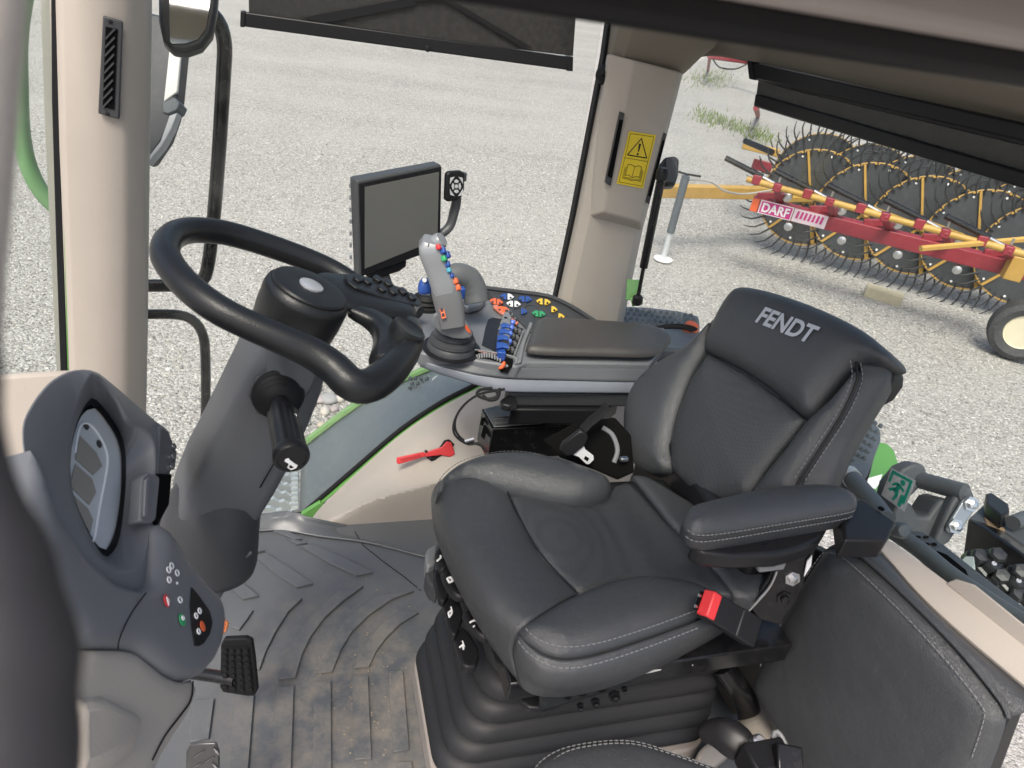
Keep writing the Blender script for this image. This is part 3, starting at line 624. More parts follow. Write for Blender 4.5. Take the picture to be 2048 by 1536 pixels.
# metal step
sg = thing('metal_step', 'pale galvanised step grating outside below the side window', 'step', A(550, 1000, z=-.45))
GALV = plain('galvanised', (.62, .64, .65), .45, metal=.4)
def c5(x, y, z=-.45): return A(480 + x / 3.657, 680 + y / 3.657, z=z)
for (a, b) in (((230, 905), (400, 950)), ((200, 965), (400, 1020)), ((160, 1025), (400, 1090)), ((110, 1085), (400, 1155)), ((60, 1140), (400, 1220)), ((30, 1200), (380, 1285)), ((0, 1265), (300, 1345))):
    p, q = c5(*a), c5(*b); n = 9; mb = MB()
    top = [p.lerp(q, k / n) + V((0, 0, .012 + (.012 if k % 2 else 0))) for k in range(n + 1)]
    mb.loft([[t + V((0, -.008, 0)) for t in top], [t + V((0, .008, 0)) for t in top], [V((t.x, t.y + .008, p.z - .03)) for t in top], [V((t.x, t.y - .008, p.z - .03)) for t in top], [t + V((0, -.008, 0)) for t in top]], False)
    mb.build('tread_bar', GALV, sg, smooth=False)
MB().prism([c5(375, 930), c5(425, 930), c5(430, 1260), c5(375, 1270)], (0, 0, .02)).build('side_rail', GALV, sg, bevel=.003)
for k in range(9): MB().box(c5(400, 950 + k * 36) + V((0, 0, .025)), (.03, .012, .014)).build('tooth', GALV, sg)
MB().prism([c5(-40, 880, -.52), c5(430, 930, -.52), c5(430, 1270, -.52), c5(-40, 1400, -.52)], (0, 0, .01)).build('pan', plain('pan', (.25, .27, .28), .6), sg)
# mirror bracket tubes, mirror, lamp housing
mbk = thing('mirror_bracket', 'black tubular mirror bracket standing outside beside the front pillar', 'bracket', A(410, 830, y=2.3))
ym = 2.3
MB().tube(yq([(424, 28), (440, 50), (449, 90), (447, 150), (438, 300), (427, 440), (416, 530), (405, 560), (380, 570), (270, 571)], ym), .0205, 12, smooth=60).build('upper_tube', BLKM, mbk)
MB().tube(yq([(270, 629), (350, 629), (385, 640), (405, 668), (411, 720), (410, 850), (400, 980)], ym), .0165, 12, smooth=50).build('lower_tube', BLKM, mbk)
em = thing('exterior_mirror', 'black framed exterior mirror in the top left showing the yard', 'mirror', A(380, 60, y=2.2))
pm = facing(A(380, 40, y=2.2), RX + FWD * .35, UY + FWD * .12)
slab('housing', [pm.at(a, b) for a, b in ((316, -60), (317, 40), (326, 80), (345, 100), (372, 103), (404, 92), (425, 66), (434, 20), (440, -60))], -pm.N * .04, BLKP, em, bevel=.01, seg=3)
slab('mirror_glass', [pm.at(a, b, .0015) for a, b in ((340, -60), (339, 40), (341, 86), (346, 89), (372, 88), (396, 80), (412, 58), (420, 10), (424, -60))], pm.N * .002, plain('mirror', (.85, .86, .85), .02, metal=1.0, var=0.0), em, smooth=False)
wl_ = thing('marker_lamp', 'grey lamp housing hanging outside behind the front pillar', 'lamp', A(330, 180, y=2.4))
pl = facing(A(330, 180, y=2.4), RX, UY)
slab('housing', [pl.at(a, b) for a, b in ((285, 20), (368, 40), (352, 200), (345, 232), (330, 275), (298, 322), (285, 325))], -pl.N * .06, plain('lamp_dark', (.035, .038, .045), .5, dust=.1), wl_, bevel=.01)
slab('lens', [pl.at(a, b, .004) for a, b in ((340, 95), (366, 70), (356, 185), (328, 205))], -pl.N * .01, plain('lamp_lens', (.62, .62, .6), .25), wl_, bevel=.003)
slab('flange', [pl.at(a, b, .006) for a, b in ((326, 205), (352, 196), (362, 208), (356, 222), (338, 230), (326, 226))], -pl.N * .05, FENDP, wl_, bevel=.004)
slab('rim', [pl.at(a, b, .005) for a, b in ((340, 232), (356, 226), (345, 258), (325, 295), (297, 328), (297, 316), (322, 284))], -pl.N * .03, plain('pale_grey', (.45, .46, .48), .4), wl_, bevel=.003)
gr = thing('green_handrail', 'pale green bent tube outside the windscreen at the far left', 'handrail', A(60, 400, y=2.5))
MB().tube(yq([(60, -80), (38, 60), (38, 180), (43, 270), (58, 335), (84, 385), (120, 420), (170, 445)], 2.6), .026, 14, smooth=50).build('tube', plain('pale_green', (.16, .30, .14), .4), gr)
# ================================================================== STEERING
sw = thing('steering_wheel', 'black rubber steering wheel with raised hub and thumb knob', 'steering wheel', A(585, 583, d=1.24))
tilt, az = .38, .14
wn_ = V((math.sin(tilt) * math.cos(az), math.sin(tilt) * math.sin(az), math.cos(tilt)))
wc = A(580, 581, d=1.24)
pw = facing(wc, V((0, 1, 0)).cross(wn_), (0, 1, 0))
# rim: circle through the fitted ring, sunk and pulled in towards the knob at the near right
rimpx = [(330, 500), (343, 474), (376, 461), (425, 462), (473, 471), (549, 495), (622, 522), (672, 545), (715, 572), (752, 604)]
lowpx = [(340, 530), (377, 574), (430, 615), (491, 647), (562, 678), (625, 704), (672, 730), (706, 756), (738, 764), (770, 752), (800, 722), (812, 700)]
low_h = [0, 0, 0, 0, 0, -.002, -.006, -.01, -.008, .0, .008, .012]
path = [pw.at(a, b, h) for (a, b), h in zip(lowpx[::-1], low_h[::-1])] + [pw.at(a, b) for a, b in rimpx]
rad = [.024, .025, .027, .027, .0255, .0245, .0225, .0215, .0215, .0215, .0215, .0215] + [.0215] * 7 + [.021, .019, .015]
MB().tube(path, rad, 16, smooth=110, up=pw.N).build('rim', RIMB, sw)
# spoke bridge from hub to the knob side
def loftpx(secs, n=16, pl=pw):
    """secs: (px, py, halfwidth px-length in metres, halfheight, lift)"""
    P = [pl.at(a, b, h) for a, b, w, hh, h in secs]; rings = []
    for i, s in enumerate(secs):
        t = (P[min(i + 1, len(P) - 1)] - P[max(i - 1, 0)]).normalized(); a = pl.N.cross(t).normalized()
        rings.append([P[i] + a * (s[2] * (abs(math.cos(q)) ** .7) * math.copysign(1, math.cos(q))) + pl.N * (s[3] * (abs(math.sin(q)) ** .7) * math.copysign(1, math.sin(q))) for q in [2 * math.pi * k / n for k in range(n)]])
    return MB().loft(rings)
loftpx([(640, 585, .05, .012, .005), (680, 590, .062, .013, .008), (720, 602, .066, .013, .010), (762, 616, .060, .014, .011), (800, 630, .044, .014, .012), (826, 640, .022, .012, .012)], 20).build('spoke', RIMB, sw, sub=2)
loftpx([(812, 640, .020, .016, .004), (820, 662, .020, .017, .006), (822, 690, .021, .018, .008), (812, 715, .022, .018, .010)], 14).build('knob_bridge', RIMB, sw, sub=1)
loftpx([(655, 575, .022, .016, .004), (700, 566, .024, .014, .004), (735, 588, .022, .014, .004), (762, 608, .02, .014, .006)], 14).build('upper_spoke', RIMB, sw, sub=1)
loftpx([(690, 618, .020, .013, .002), (735, 636, .026, .015, .004), (772, 662, .032, .020, .004), (786, 690, .034, .024, .003), (782, 716, .034, .026, .002), (768, 738, .03, .024, -.002)], 16).build('lower_spoke', RIMB, sw, sub=1)
MB().lathe([(.030, -.012), (.031, .012), (.030, .020), (.0265, .0225), (.0235, .0215), (.0, .0195)], pw.at(797, 694, .020), pw.N + RX * .12, 28).build('thumb_knob', RIMB, sw)
# hub
hc = pw.at(604, 612, -.012)
hub = MB().lathe([(.062, -.045), (.066, -.03), (.069, .0), (.0695, .03), (.067, .040), (.063, .044)], hc, pw.N, 40).build('hub', RIMB, sw)
MB().lathe([(.0615, .0), (.0615, .005), (.059, .008), (.03, .0095), (.022, .0085)], hc + pw.N * .042, pw.N, 40).build('hub_cap', BLKP, hub)
MB().lathe([(.0195, 0), (.0195, .004), (.017, .0055), (.0, .006)], hc + pw.N * .0495, pw.N, 28).build('badge', plain('badge_silver', (.42, .43, .45), .3, metal=.4), hub)
# button field on the spoke
bp_ = slab('button_field', [pw.at(a, b, .0225) for a, b in ((678, 574), (695, 570), (745, 582), (792, 598), (822, 616), (832, 628), (826, 634), (800, 630), (752, 618), (700, 600), (684, 588))], pw.N * .004, BLKP, sw, bevel=.002)
for q in ((704, 584), (723, 588), (744, 583), (765, 591), (752, 603), (774, 608), (794, 607), (812, 618)):
    slab('button', [pw.at(q[0] + a, q[1] + b, .0265) for a, b in ((-10, -5), (-3, -7), (7, 1), (8, 6), (1, 7), (-8, 1))], pw.N * .005, BLKP, bp_, bevel=.0015)
# column
sc = thing('steering_column', 'dark grey steering column with a ribbed boot at its foot', 'steering column', A(430, 1130, d=1.75))
def spine(secs, n=28, pw_=2.6, rot=0.0):
    """secs: (px, py, distance, half width px, half depth m); closed rounded sections along a leaning body"""
    P = [A(a, b, d=d) for a, b, d, *_ in secs]; rings = []
    for i, s in enumerate(secs):
        t = (P[min(i + 1, len(P) - 1)] - P[max(i - 1, 0)]).normalized(); vd = (P[i] - CAM).normalized(); a = t.cross(vd).normalized(); b = a.cross(t).normalized(); a, b = a * math.cos(rot) + b * math.sin(rot), b * math.cos(rot) - a * math.sin(rot)
        w = s[3] * s[2] / FPX; h = s[4]
        rings.append([P[i] + a * (w * math.copysign(abs(math.cos(q)) ** (2 / pw_), math.cos(q))) + b * (h * math.copysign(abs(math.sin(q)) ** (2 / pw_), math.sin(q))) for q in [2 * math.pi * k / n for k in range(n)]])
    return MB().loft(rings)
spine([(588, 640, 1.36, 60, .055), (572, 690, 1.39, 70, .062), (556, 740, 1.42, 76, .066), (530, 800, 1.46, 78, .07), (497, 870, 1.51, 78, .074), (465, 930, 1.55, 77, .076), (437, 985, 1.59, 72, .074), (424, 1010, 1.61, 67, .07)], n=24, pw_=6.0, rot=.42).build('shroud', DASHG, sc, bevel=.006, seg=3, angle=30)
spine([(452, 955, 1.58, 74, .075), (428, 1015, 1.60, 84, .085), (420, 1045, 1.62, 87, .09), (424, 1075, 1.64, 82, .088), (432, 1105, 1.66, 74, .082), (438, 1130, 1.68, 66, .075), (440, 1150, 1.70, 60, .07)], pw_=2.1).build('boot', DARKG, sc, sub=1)
# collar the boot sinks into
rr0 = [(372, 1128), (402, 1136), (445, 1134), (480, 1120), (503, 1104)]
patch('collar', [[A(a, b, d=1.60) for a, b in rr0], [A(a, b, d=1.62) for a, b in ((376, 1138), (404, 1148), (442, 1148), (474, 1138), (494, 1124))], [A(a, b, d=1.66) for a, b in ((386, 1160), (408, 1180), (428, 1192), (442, 1188), (454, 1176))], [A(a, b, d=1.72) for a, b in ((400, 1190), (415, 1215), (425, 1225), (430, 1220), (436, 1205))]], DASHG, sc, solid=.006)
MB().tube([A(a, b, d=1.60) for a, b in rr0], .004, 8, smooth=24).build('collar_lip', DASHG, sc)
patch('ridge', [[A(a, b, d=dd) for a, b, dd in ((530, 690, 1.315), (524, 760, 1.35), (516, 800, 1.375))], [A(a, b, d=dd) for a, b, dd in ((575, 700, 1.295), (570, 765, 1.325), (560, 812, 1.35))], [A(a, b, d=dd) for a, b, dd in ((640, 730, 1.315), (622, 780, 1.34), (590, 815, 1.37))]], DASHG, sc, solid=.01)
MB().tube([A(a, b, d=dd) for a, b, dd in ((612, 775, 1.375), (590, 840, 1.41), (560, 905, 1.45), (520, 975, 1.50))], .0012, 5, smooth=16).build('seam', BLACKF, sc)
# stalk
stk = thing('control_stalk', 'black ribbed control stalk with a white horn symbol on its end', 'stalk', A(555, 790, d=1.33))
s0, s1 = A(556, 785, d=1.335), A(583, 915, d=1.19)
ax = (s1 - s0).normalized(); L = (s1 - s0).length
base_ax = (ax - ray(556, 785) * .6).normalized()
MB().lathe([(.050, -.02), (.052, .0), (.046, .006)], A(556, 788, d=1.352), base_ax, 8).build('socket', DARKG, stk, bevel=.004)
MB().lathe([(.046, 0), (.046, .006), (.040, .008), (.041, .012), (.035, .016), (.036, .020), (.029, .024), (.030, .028), (.022, .033), (.014, .036)], A(556, 788, d=1.342), base_ax, 28).build('gaiter', BLKR, stk)
MB().lathe([(.013, .0), (.0155, .035), (.020, .055), (.021, .062)], s0, ax, 24).build('neck', BLKP, stk)
mb = MB(); rings = []
for h, r0 in ((.058, .021), (.066, .0255), (.12, .0268), (L - .012, .0272)):
    rings.append([s0 + ax * h + (ax.orthogonal().normalized() * math.cos(2 * math.pi * k / 48) + ax.cross(ax.orthogonal().normalized()) * math.sin(2 * math.pi * k / 48)) * (r0 * (1 if k % 4 < 2 else .93)) for k in range(48)])
mb.loft(rings).build('ribbed_grip', BLKP, stk, angle=60)
MB().lathe([(.0285, 0), (.029, .004), (.029, .014), (.026, .019), (.0225, .0195), (.0215, .0175), (.0, .0185)], s0 + ax * (L - .014), ax, 32).build('end_button', BLKP, stk)
ph = facing(s0 + ax * (L + .0058), RX, UY); ph = Plane(s0 + ax * (L + .0058), ax.orthogonal(), ax.cross(ax.orthogonal())); 
if ph.N.dot(ax) < 0: ph = Plane(ph.o, ph.V, ph.U)
hp = lambda a, b, h=.0: ph.at(a, b, h)
mb = MB(); mb.prism([hp(a, b) for a, b in ((577, 916), (580, 920), (594, 930), (590, 935), (585, 932), (574, 925), (569, 922), (571, 918))], ph.N * .001)
mb.tube([hp(a, b) for a, b in ((580, 926), (576, 935), (582, 939), (592, 935), (594, 930))], .0012, 6); mb.build('horn_symbol', WHITE, stk)
for i, q in enumerate(((573, 823), (581, 827), (590, 831))):
    text('marking', 'oIo'[i], WHITE, stk, A(*q, d=1.255 - i * .004), RX - UY * .3, UY + RX * .3, .006)

# ================================================================== DASHBOARD
db = thing('dashboard', 'grey instrument dashboard with a hooded display cluster', 'dashboard', A(300, 1200, d=1.3))
xd = V((.93, -.08, .36)).normalized()
pd = Plane(A(330, 870, d=1.27), V((0, 0, 1)).cross(xd), xd.cross(V((0, 0, 1)).cross(xd)))
if pd.N.dot(CAM - pd.o) < 0: pd = Plane(pd.o, pd.V, pd.U)
def off(pl, h): return Plane(pl.o + pl.N * h, pl.U, pl.V)
def polar(pts, c, n, h, pl=pd):
    """closed outline resampled by angle about a centre, all on the dash plane"""
    P = cat([V((a, b, 0)) for a, b in pts], 400, True); an = np.array([math.atan2(p.y - c[1], p.x - c[0]) for p in P]); out = []
    for k in range(n):
        t = -math.pi + 2 * math.pi * k / n; i = int(np.argmin(np.abs((an - t + math.pi) % (2 * math.pi) - math.pi))); out.append(off(pl, h).at(P[i].x, P[i].y))
    return out
cc = (225, 960); NP = 96
outer = [(44, 862), (60, 815), (98, 766), (142, 742), (184, 741), (210, 756), (262, 800), (312, 843), (336, 862), (344, 900), (338, 960), (322, 1040), (306, 1110), (302, 1170), (270, 1188), (215, 1170), (150, 1110), (96, 1030), (55, 940)]
rim0 = [(178, 752), (158, 790), (142, 840), (133, 900), (131, 960), (142, 1015), (165, 1070), (195, 1118), (225, 1140), (262, 1140), (286, 1118), (299, 1060), (306, 980), (310, 920), (306, 880), (284, 852), (255, 835), (236, 800), (210, 765), (190, 748)]
rim = [(184, 760), (164, 795), (148, 842), (139, 900), (137, 958), (148, 1012), (170, 1066), (199, 1112), (228, 1133), (258, 1133), (280, 1113), (292, 1056), (299, 980), (303, 924), (299, 888), (280, 860), (250, 842), (231, 806), (207, 772), (190, 756)]
basin = [(178, 800), (160, 830), (147, 870), (141, 920), (142, 965), (152, 1008), (172, 1056), (192, 1092), (208, 1112), (222, 1108), (238, 1080), (248, 1010), (252, 950), (250, 900), (240, 866), (222, 836), (200, 806), (188, 798)]
lo = [polar(outer, cc, NP, -.10), polar(outer, cc, NP, -.006), polar(rim0, cc, NP, .0), polar(rim, cc, NP, -.005), polar(basin, cc, NP, -.035)]
MB().loft(lo, True, False).build('cluster_hood', DASHG_LIT, db, bevel=.004, angle=50)
scr = [(174, 814), (158, 840), (146, 880), (141, 930), (144, 975), (156, 1015), (174, 1056), (192, 1088), (206, 1104), (216, 1096), (230, 1060), (240, 1000), (243, 940), (240, 900), (228, 866), (206, 834), (188, 816)]
bz = MB().loft([polar(basin, cc, NP, -.036), polar(basin, cc, NP, -.034), polar(scr, (195, 960), NP, -.034)], True, False).build('cluster_bezel', BLKP, db)
scn = slab('cluster_display', polar(scr, (195, 960), 60, -.036), -pd.N * .004, plain('display_pale', (.50, .52, .53), .3), db, smooth=False)
zone = plain('display_zone', (.27, .255, .225), .3)
for q in (((160, 872), (192, 905), (204, 932), (186, 950), (150, 918)), ((150, 928), (184, 958), (192, 985), (178, 1010), (139, 972)), ((140, 984), (176, 1018), (186, 1040), (180, 1066), (148, 1015))):
    slab('display_zone', [off(pd, -.0352).at(a, b) for a, b in q], pd.N * .0006, zone, scn, smooth=False)
for a, b in (((156, 862), (205, 925)), ((205, 925), (180, 1072))):
    pass
for q in ((172, 852), (198, 888), (168, 1058)):
    MB().lathe([(.006, 0), (.006, .0008)], off(pd, -.0355).at(*q), pd.N, 12).build('indicator', DARKG, scn)
MB().tube([off(pd, -.0345).at(a, b) for a, b in ((150, 905), (158, 858), (172, 846), (192, 862), (212, 900), (214, 935), (200, 1010), (188, 1078), (178, 1080))], .0018, 6, smooth=40).build('display_line', WHITE, scn)
# right cheek with the recess and round buttons
slab('cheek', [pd.at(a, b, .0) for a, b in ((320, 850), (338, 862), (356, 905), (352, 935), (322, 962), (312, 958))], -pd.N * .05, DASHG, db, bevel=.004)
for q in ((346, 893), (345, 913), (342, 934)): MB().lathe([(.0055, 0), (.0055, .002), (.004, .003)], pd.at(*q, .001), pd.N, 14).build('round_button', STEEL, db)
slab('latch', [pd.at(a, b, .004) for a, b in ((280, 955), (292, 945), (312, 952), (316, 960), (308, 1040), (300, 1048), (276, 1045))], -pd.N * .02, DASHG_LIT, db, bevel=.004)
slab('latch_gap', [pd.at(a, b, .003) for a, b in ((312, 948), (340, 950), (334, 1010), (312, 1050), (306, 1046), (312, 990))], -pd.N * .01, BLACKF, db)
slab('latch_insert', [pd.at(a, b, .0085) for a, b in ((281, 962), (288, 958), (284, 1036), (277, 1036))], -pd.N * .004, MIDG, db, bevel=.001)
# lower body with the touch keys
body = [(300, 1052), (318, 1050), (345, 1088), (372, 1130), (402, 1168), (428, 1192), (438, 1220), (440, 1250), (434, 1290), (420, 1322), (398, 1348), (372, 1362), (345, 1362), (318, 1350), (286, 1325), (262, 1305), (235, 1299), (150, 1298), (60, 1210), (40, 1000), (60, 900), (100, 1030), (160, 1118), (215, 1168), (270, 1186), (296, 1170)]
def bodypt(u, v, h):
    p = pd.to(u, v, h); return p
pillow('lower_body', [pd.px(a, b) for a, b in body], bodypt, DASHG_LIT, db, thick=.018, r=.03, res=.022, depth=.12, round_=False)
key = Plane(pd.o + pd.N * .0185, pd.U, pd.V)
MB().tube([key.at(a, b) for a, b in ((292, 1186), (262, 1228), (240, 1275), (236, 1298))], .0008, 5, smooth=20).build('seam', BLACKF, db)
bpn = slab('touch_panel', [key.at(a, b) for a, b in ((382, 1174), (397, 1192), (418, 1222), (424, 1245), (418, 1270), (406, 1288), (396, 1293), (388, 1292), (382, 1255), (379, 1210))], key.N * .0015, BLKP, db, bevel=.001)
def oval(name, q, w, h, m, par, pl, lift=.001, ring=False):
    e1 = V((.25, .97)).normalized(); e2 = V((e1.y, -e1.x)); P = [pl.at(q[0] + e1.x * h * math.sin(t) + e2.x * w * math.cos(t), q[1] + e1.y * h * math.sin(t) + e2.y * w * math.cos(t), lift) for t in [2 * math.pi * k / 20 for k in range(20)]]
    if ring: return MB().tube(P, .0011, 5, closed=True).build(name, m, par)
    return slab(name, P, pl.N * .0015, m, par, bevel=.0004)
o = oval('hazard_key', (331, 1202), 5, 13, RED, db, key); MB().tube([key.at(a, b, .003) for a, b in ((329, 1195), (334, 1202), (333, 1212), (329, 1195))], .0007, 5).build('symbol', WHITE, o)
o = oval('light_key', (362, 1240), 5.5, 13, GREENB, db, key); oval('symbol', (362, 1237), 2, 4, WHITE, o, key, .003, True)
oval('orange_key', (403, 1253), 4, 11, ORANGE, bpn, Plane(key.o + key.N * .0015, key.U, key.V))
for q in ((342, 1132), (353, 1146), (336, 1140), (337, 1160), (359, 1200)): oval('key_symbol', q, 3.2, 6, WHITE, db, key, .001, True)
oval('key_light', (352, 1167), 1.6, 2.8, WHITE, db, key)
for q in ((398, 1222), (391, 1232), (396, 1263)): oval('key_symbol', q, 2.5, 5.5, WHITE, bpn, Plane(key.o + key.N * .0015, key.U, key.V), .001, True)
# beige lower cover
lb = [(150, 1300), (235, 1301), (262, 1307), (286, 1327), (318, 1352), (345, 1364), (372, 1364), (386, 1358), (380, 1400), (362, 1440), (335, 1480), (305, 1530), (280, 1600), (60, 1700), (60, 1400)]
pb = Plane(pd.o - pd.N * .004, pd.U, pd.V)
pillow('lower_cover', [pb.px(a, b) for a, b in lb], lambda u, v, h: pb.to(u, v, h), BEIGE, db, thick=.016, r=.03, res=.024, depth=.12, round_=False)
pb2 = Plane(pb.o + pb.N * .016, pb.U, pb.V)
MB().loft([[pb2.at(a, b, -.004) for a, b in ((150, 1390), (200, 1385), (296, 1435), (272, 1512), (200, 1560), (150, 1580))], [pb2.at(a, b, .012) for a, b in ((150, 1420), (195, 1412), (252, 1436), (246, 1488), (200, 1520), (150, 1540))]]).build('raised_field', BEIGE, db, bevel=.006, seg=3)
MB().tube([pb2.at(a, b) for a, b in ((386, 1362), (382, 1400), (360, 1432), (330, 1472), (305, 1520))], .0012, 5, smooth=16).build('gap', BLACKF, db)
# upper beige shoulder of the dash, far left
slab('shoulder', [A(a, b, d=1.55) for a, b in ((-60, 752), (106, 741), (150, 740), (150, 900), (-60, 1000))], ray(40, 850) * .06, BEIGE, db, bevel=.01)

# ================================================================== PEDALS
pp = facing(A(482, 1325, d=1.83), RX + V((0, 0, .12)), UY - FWD * .4)
bk = thing('brake_pedal', 'black brake pedal with rows of round rubber studs', 'pedal', A(440, 1360, z=.02))
pad = slab('pad', [pp.at(a, b) for a, b in ((446, 1282), (452, 1270), (496, 1268), (508, 1274), (513, 1310), (519, 1372), (512, 1384), (500, 1384), (450, 1376), (444, 1366))], pp.N * .014, BLKR, bk, bevel=.004, seg=3)
slab('tread', [pp.at(a, b, .0142) for a, b in ((452, 1284), (503, 1284), (511, 1372), (453, 1368))], pp.N * .002, BLKP, pad)
for r_ in range(7):
    for c_ in range(4):
        fx = c_ / 3; fy = r_ / 6; q = V((457, 1290, 0)).lerp(V((498, 1291, 0)), fx).lerp(V((457, 1364, 0)).lerp(V((507, 1368, 0)), fx), fy)
        MB().lathe([(.0062, 0), (.0062, .005), (.0052, .0065), (.0, .0068)], pp.at(q.x, q.y, .0155), pp.N, 14).build('stud', BLKR, pad)
MB().tube([A(470, 1360, d=1.85), A(430, 1352, d=1.87), A(380, 1345, d=1.90)], .014, 12).build('arm', BLKM, bk)
op = thing('accelerator_pedal', 'orange ribbed pedal peeking out beside the dashboard', 'pedal', A(448, 1262, z=.02))
po = facing(A(448, 1250, d=1.95), RX, UY - FWD * .5)
slab('pad', [po.at(a, b) for a, b in ((420, 1226), (446, 1232), (459, 1244), (456, 1256), (446, 1267), (420, 1262))], po.N * .01, plain('orange_pedal', (.72, .24, .09), .5), op, bevel=.003)
for k in range(4): slab('rib', [po.at(a, b, .01) for a, b in ((424, 1231 + k * 8), (454 - k * 2, 1240 + k * 7), (453 - k * 2, 1243 + k * 7), (424, 1235 + k * 8))], po.N * .004, ORANGE, op)
fpd = thing('foot_plate', 'small worn steel checker plate foot rest at the bottom edge', 'foot rest', A(408, 1530, z=.0))
pq = facing(A(408, 1515, d=1.62), RX, UY - FWD * .6)
slab('plate', [pq.at(a, b) for a, b in ((374, 1500), (382, 1486), (400, 1483), (434, 1482), (441, 1500), (440, 1600), (372, 1600))], pq.N * .006, plain('worn_plate', (.10, .10, .10), .3, metal=.6, var=.5), fpd, bevel=.003)
for q in ((400, 1500, 12, -8), (420, 1512, 12, -8), (395, 1524, 12, -8), (436, 1494, 6, 8), (434, 1525, 7, 8), (412, 1540, 12, -8)):
    slab('tread_bar', [pq.at(q[0] - q[2] * s - s2 * 1.5, q[1] - q[3] * s + s2 * 1.5, .006) for s, s2 in ((1, 0), (0, 1), (-1, 0), (0, -1))], pq.N * .003, STEEL, fpd)
# ================================================================== DRIVER SEAT
seat = thing('driver_seat', 'black leather suspension driver seat with silver lettering on its backrest', 'seat', (.62, 1.0, 0))
ZS = .66
def zp(pts, z=ZS): return [A(a, b, z=z) for a, b in pts]
def zxy(pts, z=ZS): return [(p.x, p.y) for p in zp(pts, z)]
def flatmap(z): return lambda u, v, h: V((u, v, z + h))
# hidden carcass of the cushion
slab('cushion_core', [V((x, y, .565)) for x, y in ((.37, .78), (.86, .78), (.86, 1.17), (.36, 1.17))], (0, 0, .075), BLKP, seat, bevel=.03, seg=3)
front = patch('front_panel', [
    zp([(1012, 968), (1018, 990), (1042, 1042), (1082, 1110), (1156, 1186)], .652),
    zp([(968, 956), (980, 1000), (1005, 1060), (1048, 1140), (1112, 1208)], .672),
    zp([(905, 955), (922, 1030), (962, 1110), (1008, 1180), (1062, 1240)], .676),
    zp([(876, 965), (884, 1040), (920, 1125), (970, 1210), (1036, 1270)], .655),
    zp([(862, 1000), (868, 1056), (903, 1142), (955, 1235), (1024, 1312)], .61),
    zp([(874, 1058), (888, 1112), (926, 1196), (982, 1292), (1046, 1376)], .562),
    zp([(900, 1066), (910, 1114), (945, 1194), (1000, 1285), (1062, 1366)], .553)], LEATH, seat, nu=40, nv=48, solid=.01, angle=60)
MB().tube([p + V((0, 0, .002)) for p in zp([(1015, 985), (1042, 1042), (1082, 1110), (1152, 1184)], .656)], .0016, 6, smooth=24).build('crease', BLKP, front)
cen = pillow('center_panel', zxy([(1016, 985), (1060, 984), (1110, 996), (1170, 1002), (1212, 988), (1232, 960), (1262, 950), (1340, 1038), (1440, 1140), (1472, 1182), (1430, 1182), (1380, 1157), (1310, 1149), (1250, 1152), (1157, 1185), (1082, 1112), (1042, 1044)]), flatmap(.648), LEATHP, seat, thick=.010, r=.022, crown=.0, res=.018, depth=.03, round_=False,
    fn=lambda u, v, d: .010 * math.exp(-((v - .97) / .07) ** 2 - ((u - .52) / .07) ** 2) - .012 * math.exp(-((u - .70) / .12) ** 2))
pillow('rear_panel', zxy([(1266, 940), (1300, 945), (1400, 1005), (1490, 1080), (1540, 1150), (1512, 1190), (1474, 1184), (1440, 1140), (1342, 1036)]), flatmap(.642), LEATH, seat, thick=.012, r=.02, res=.02, depth=.03, round_=False)
rbo = pillow('right_bolster', zxy([(872, 1000), (880, 968), (915, 940), (970, 922), (1040, 918), (1110, 930), (1170, 950), (1212, 968), (1222, 985), (1205, 1000), (1160, 1010), (1110, 1006), (1030, 990), (950, 975), (900, 985)], .655), flatmap(.655), LEATH, seat, thick=.036, r=.05, crown=.012, res=.016, depth=.07)
lbo = pillow('left_bolster', zxy([(1034, 1266), (1062, 1240), (1155, 1190), (1250, 1158), (1312, 1155), (1380, 1166), (1432, 1192), (1440, 1215), (1400, 1236), (1300, 1274), (1200, 1306), (1130, 1318), (1086, 1308), (1052, 1286)]), flatmap(.655), LEATH, seat, thick=.022, r=.035, crown=.012, res=.016, depth=.02)
lrow = [zp([(1036, 1268), (1054, 1288), (1088, 1310), (1132, 1320), (1200, 1309), (1300, 1277), (1400, 1240), (1450, 1215)], .664),
        zp([(1030, 1285), (1048, 1312), (1086, 1340), (1135, 1348), (1205, 1336), (1305, 1302), (1405, 1262), (1458, 1232)], .65),
        zp([(1026, 1312), (1044, 1344), (1086, 1372), (1140, 1376), (1215, 1362), (1315, 1325), (1412, 1278), (1466, 1244)], .615),
        zp([(1040, 1372), (1060, 1386), (1092, 1393), (1145, 1392), (1222, 1374), (1318, 1335), (1415, 1284), (1470, 1250)], .567),
        zp([(1056, 1366), (1074, 1378), (1100, 1384), (1148, 1380), (1222, 1362), (1316, 1324), (1412, 1274), (1465, 1242)], .557)]
patch('side_panel', lrow, LEATH, lbo, nu=50, nv=30, solid=.01)
mb = MB()
dash(mb, [p + V((0, 0, .0195)) for p in zp([(1048, 1272), (1064, 1288), (1092, 1302), (1132, 1309), (1200, 1299), (1300, 1267), (1400, 1230)], .664)], .0013)
dash(mb, [p + V((0, -.003, .001)) for p in zp([(1036, 1280), (1052, 1300), (1087, 1324), (1133, 1334), (1202, 1322), (1302, 1289), (1402, 1251)], .6645)], .0013)
tag(mb.build('stitching', STITCH, lbo), kind='stuff')
mb = MB(); dash(mb, [p + V((0, 0, .010)) for p in zp([(868, 985), (890, 952), (930, 926), (1000, 910), (1060, 912), (1120, 928), (1180, 950)], .672)], .0009); tag(mb.build('stitching', plain('dark_stitch', (.07, .07, .075), .7), rbo), kind='stuff')

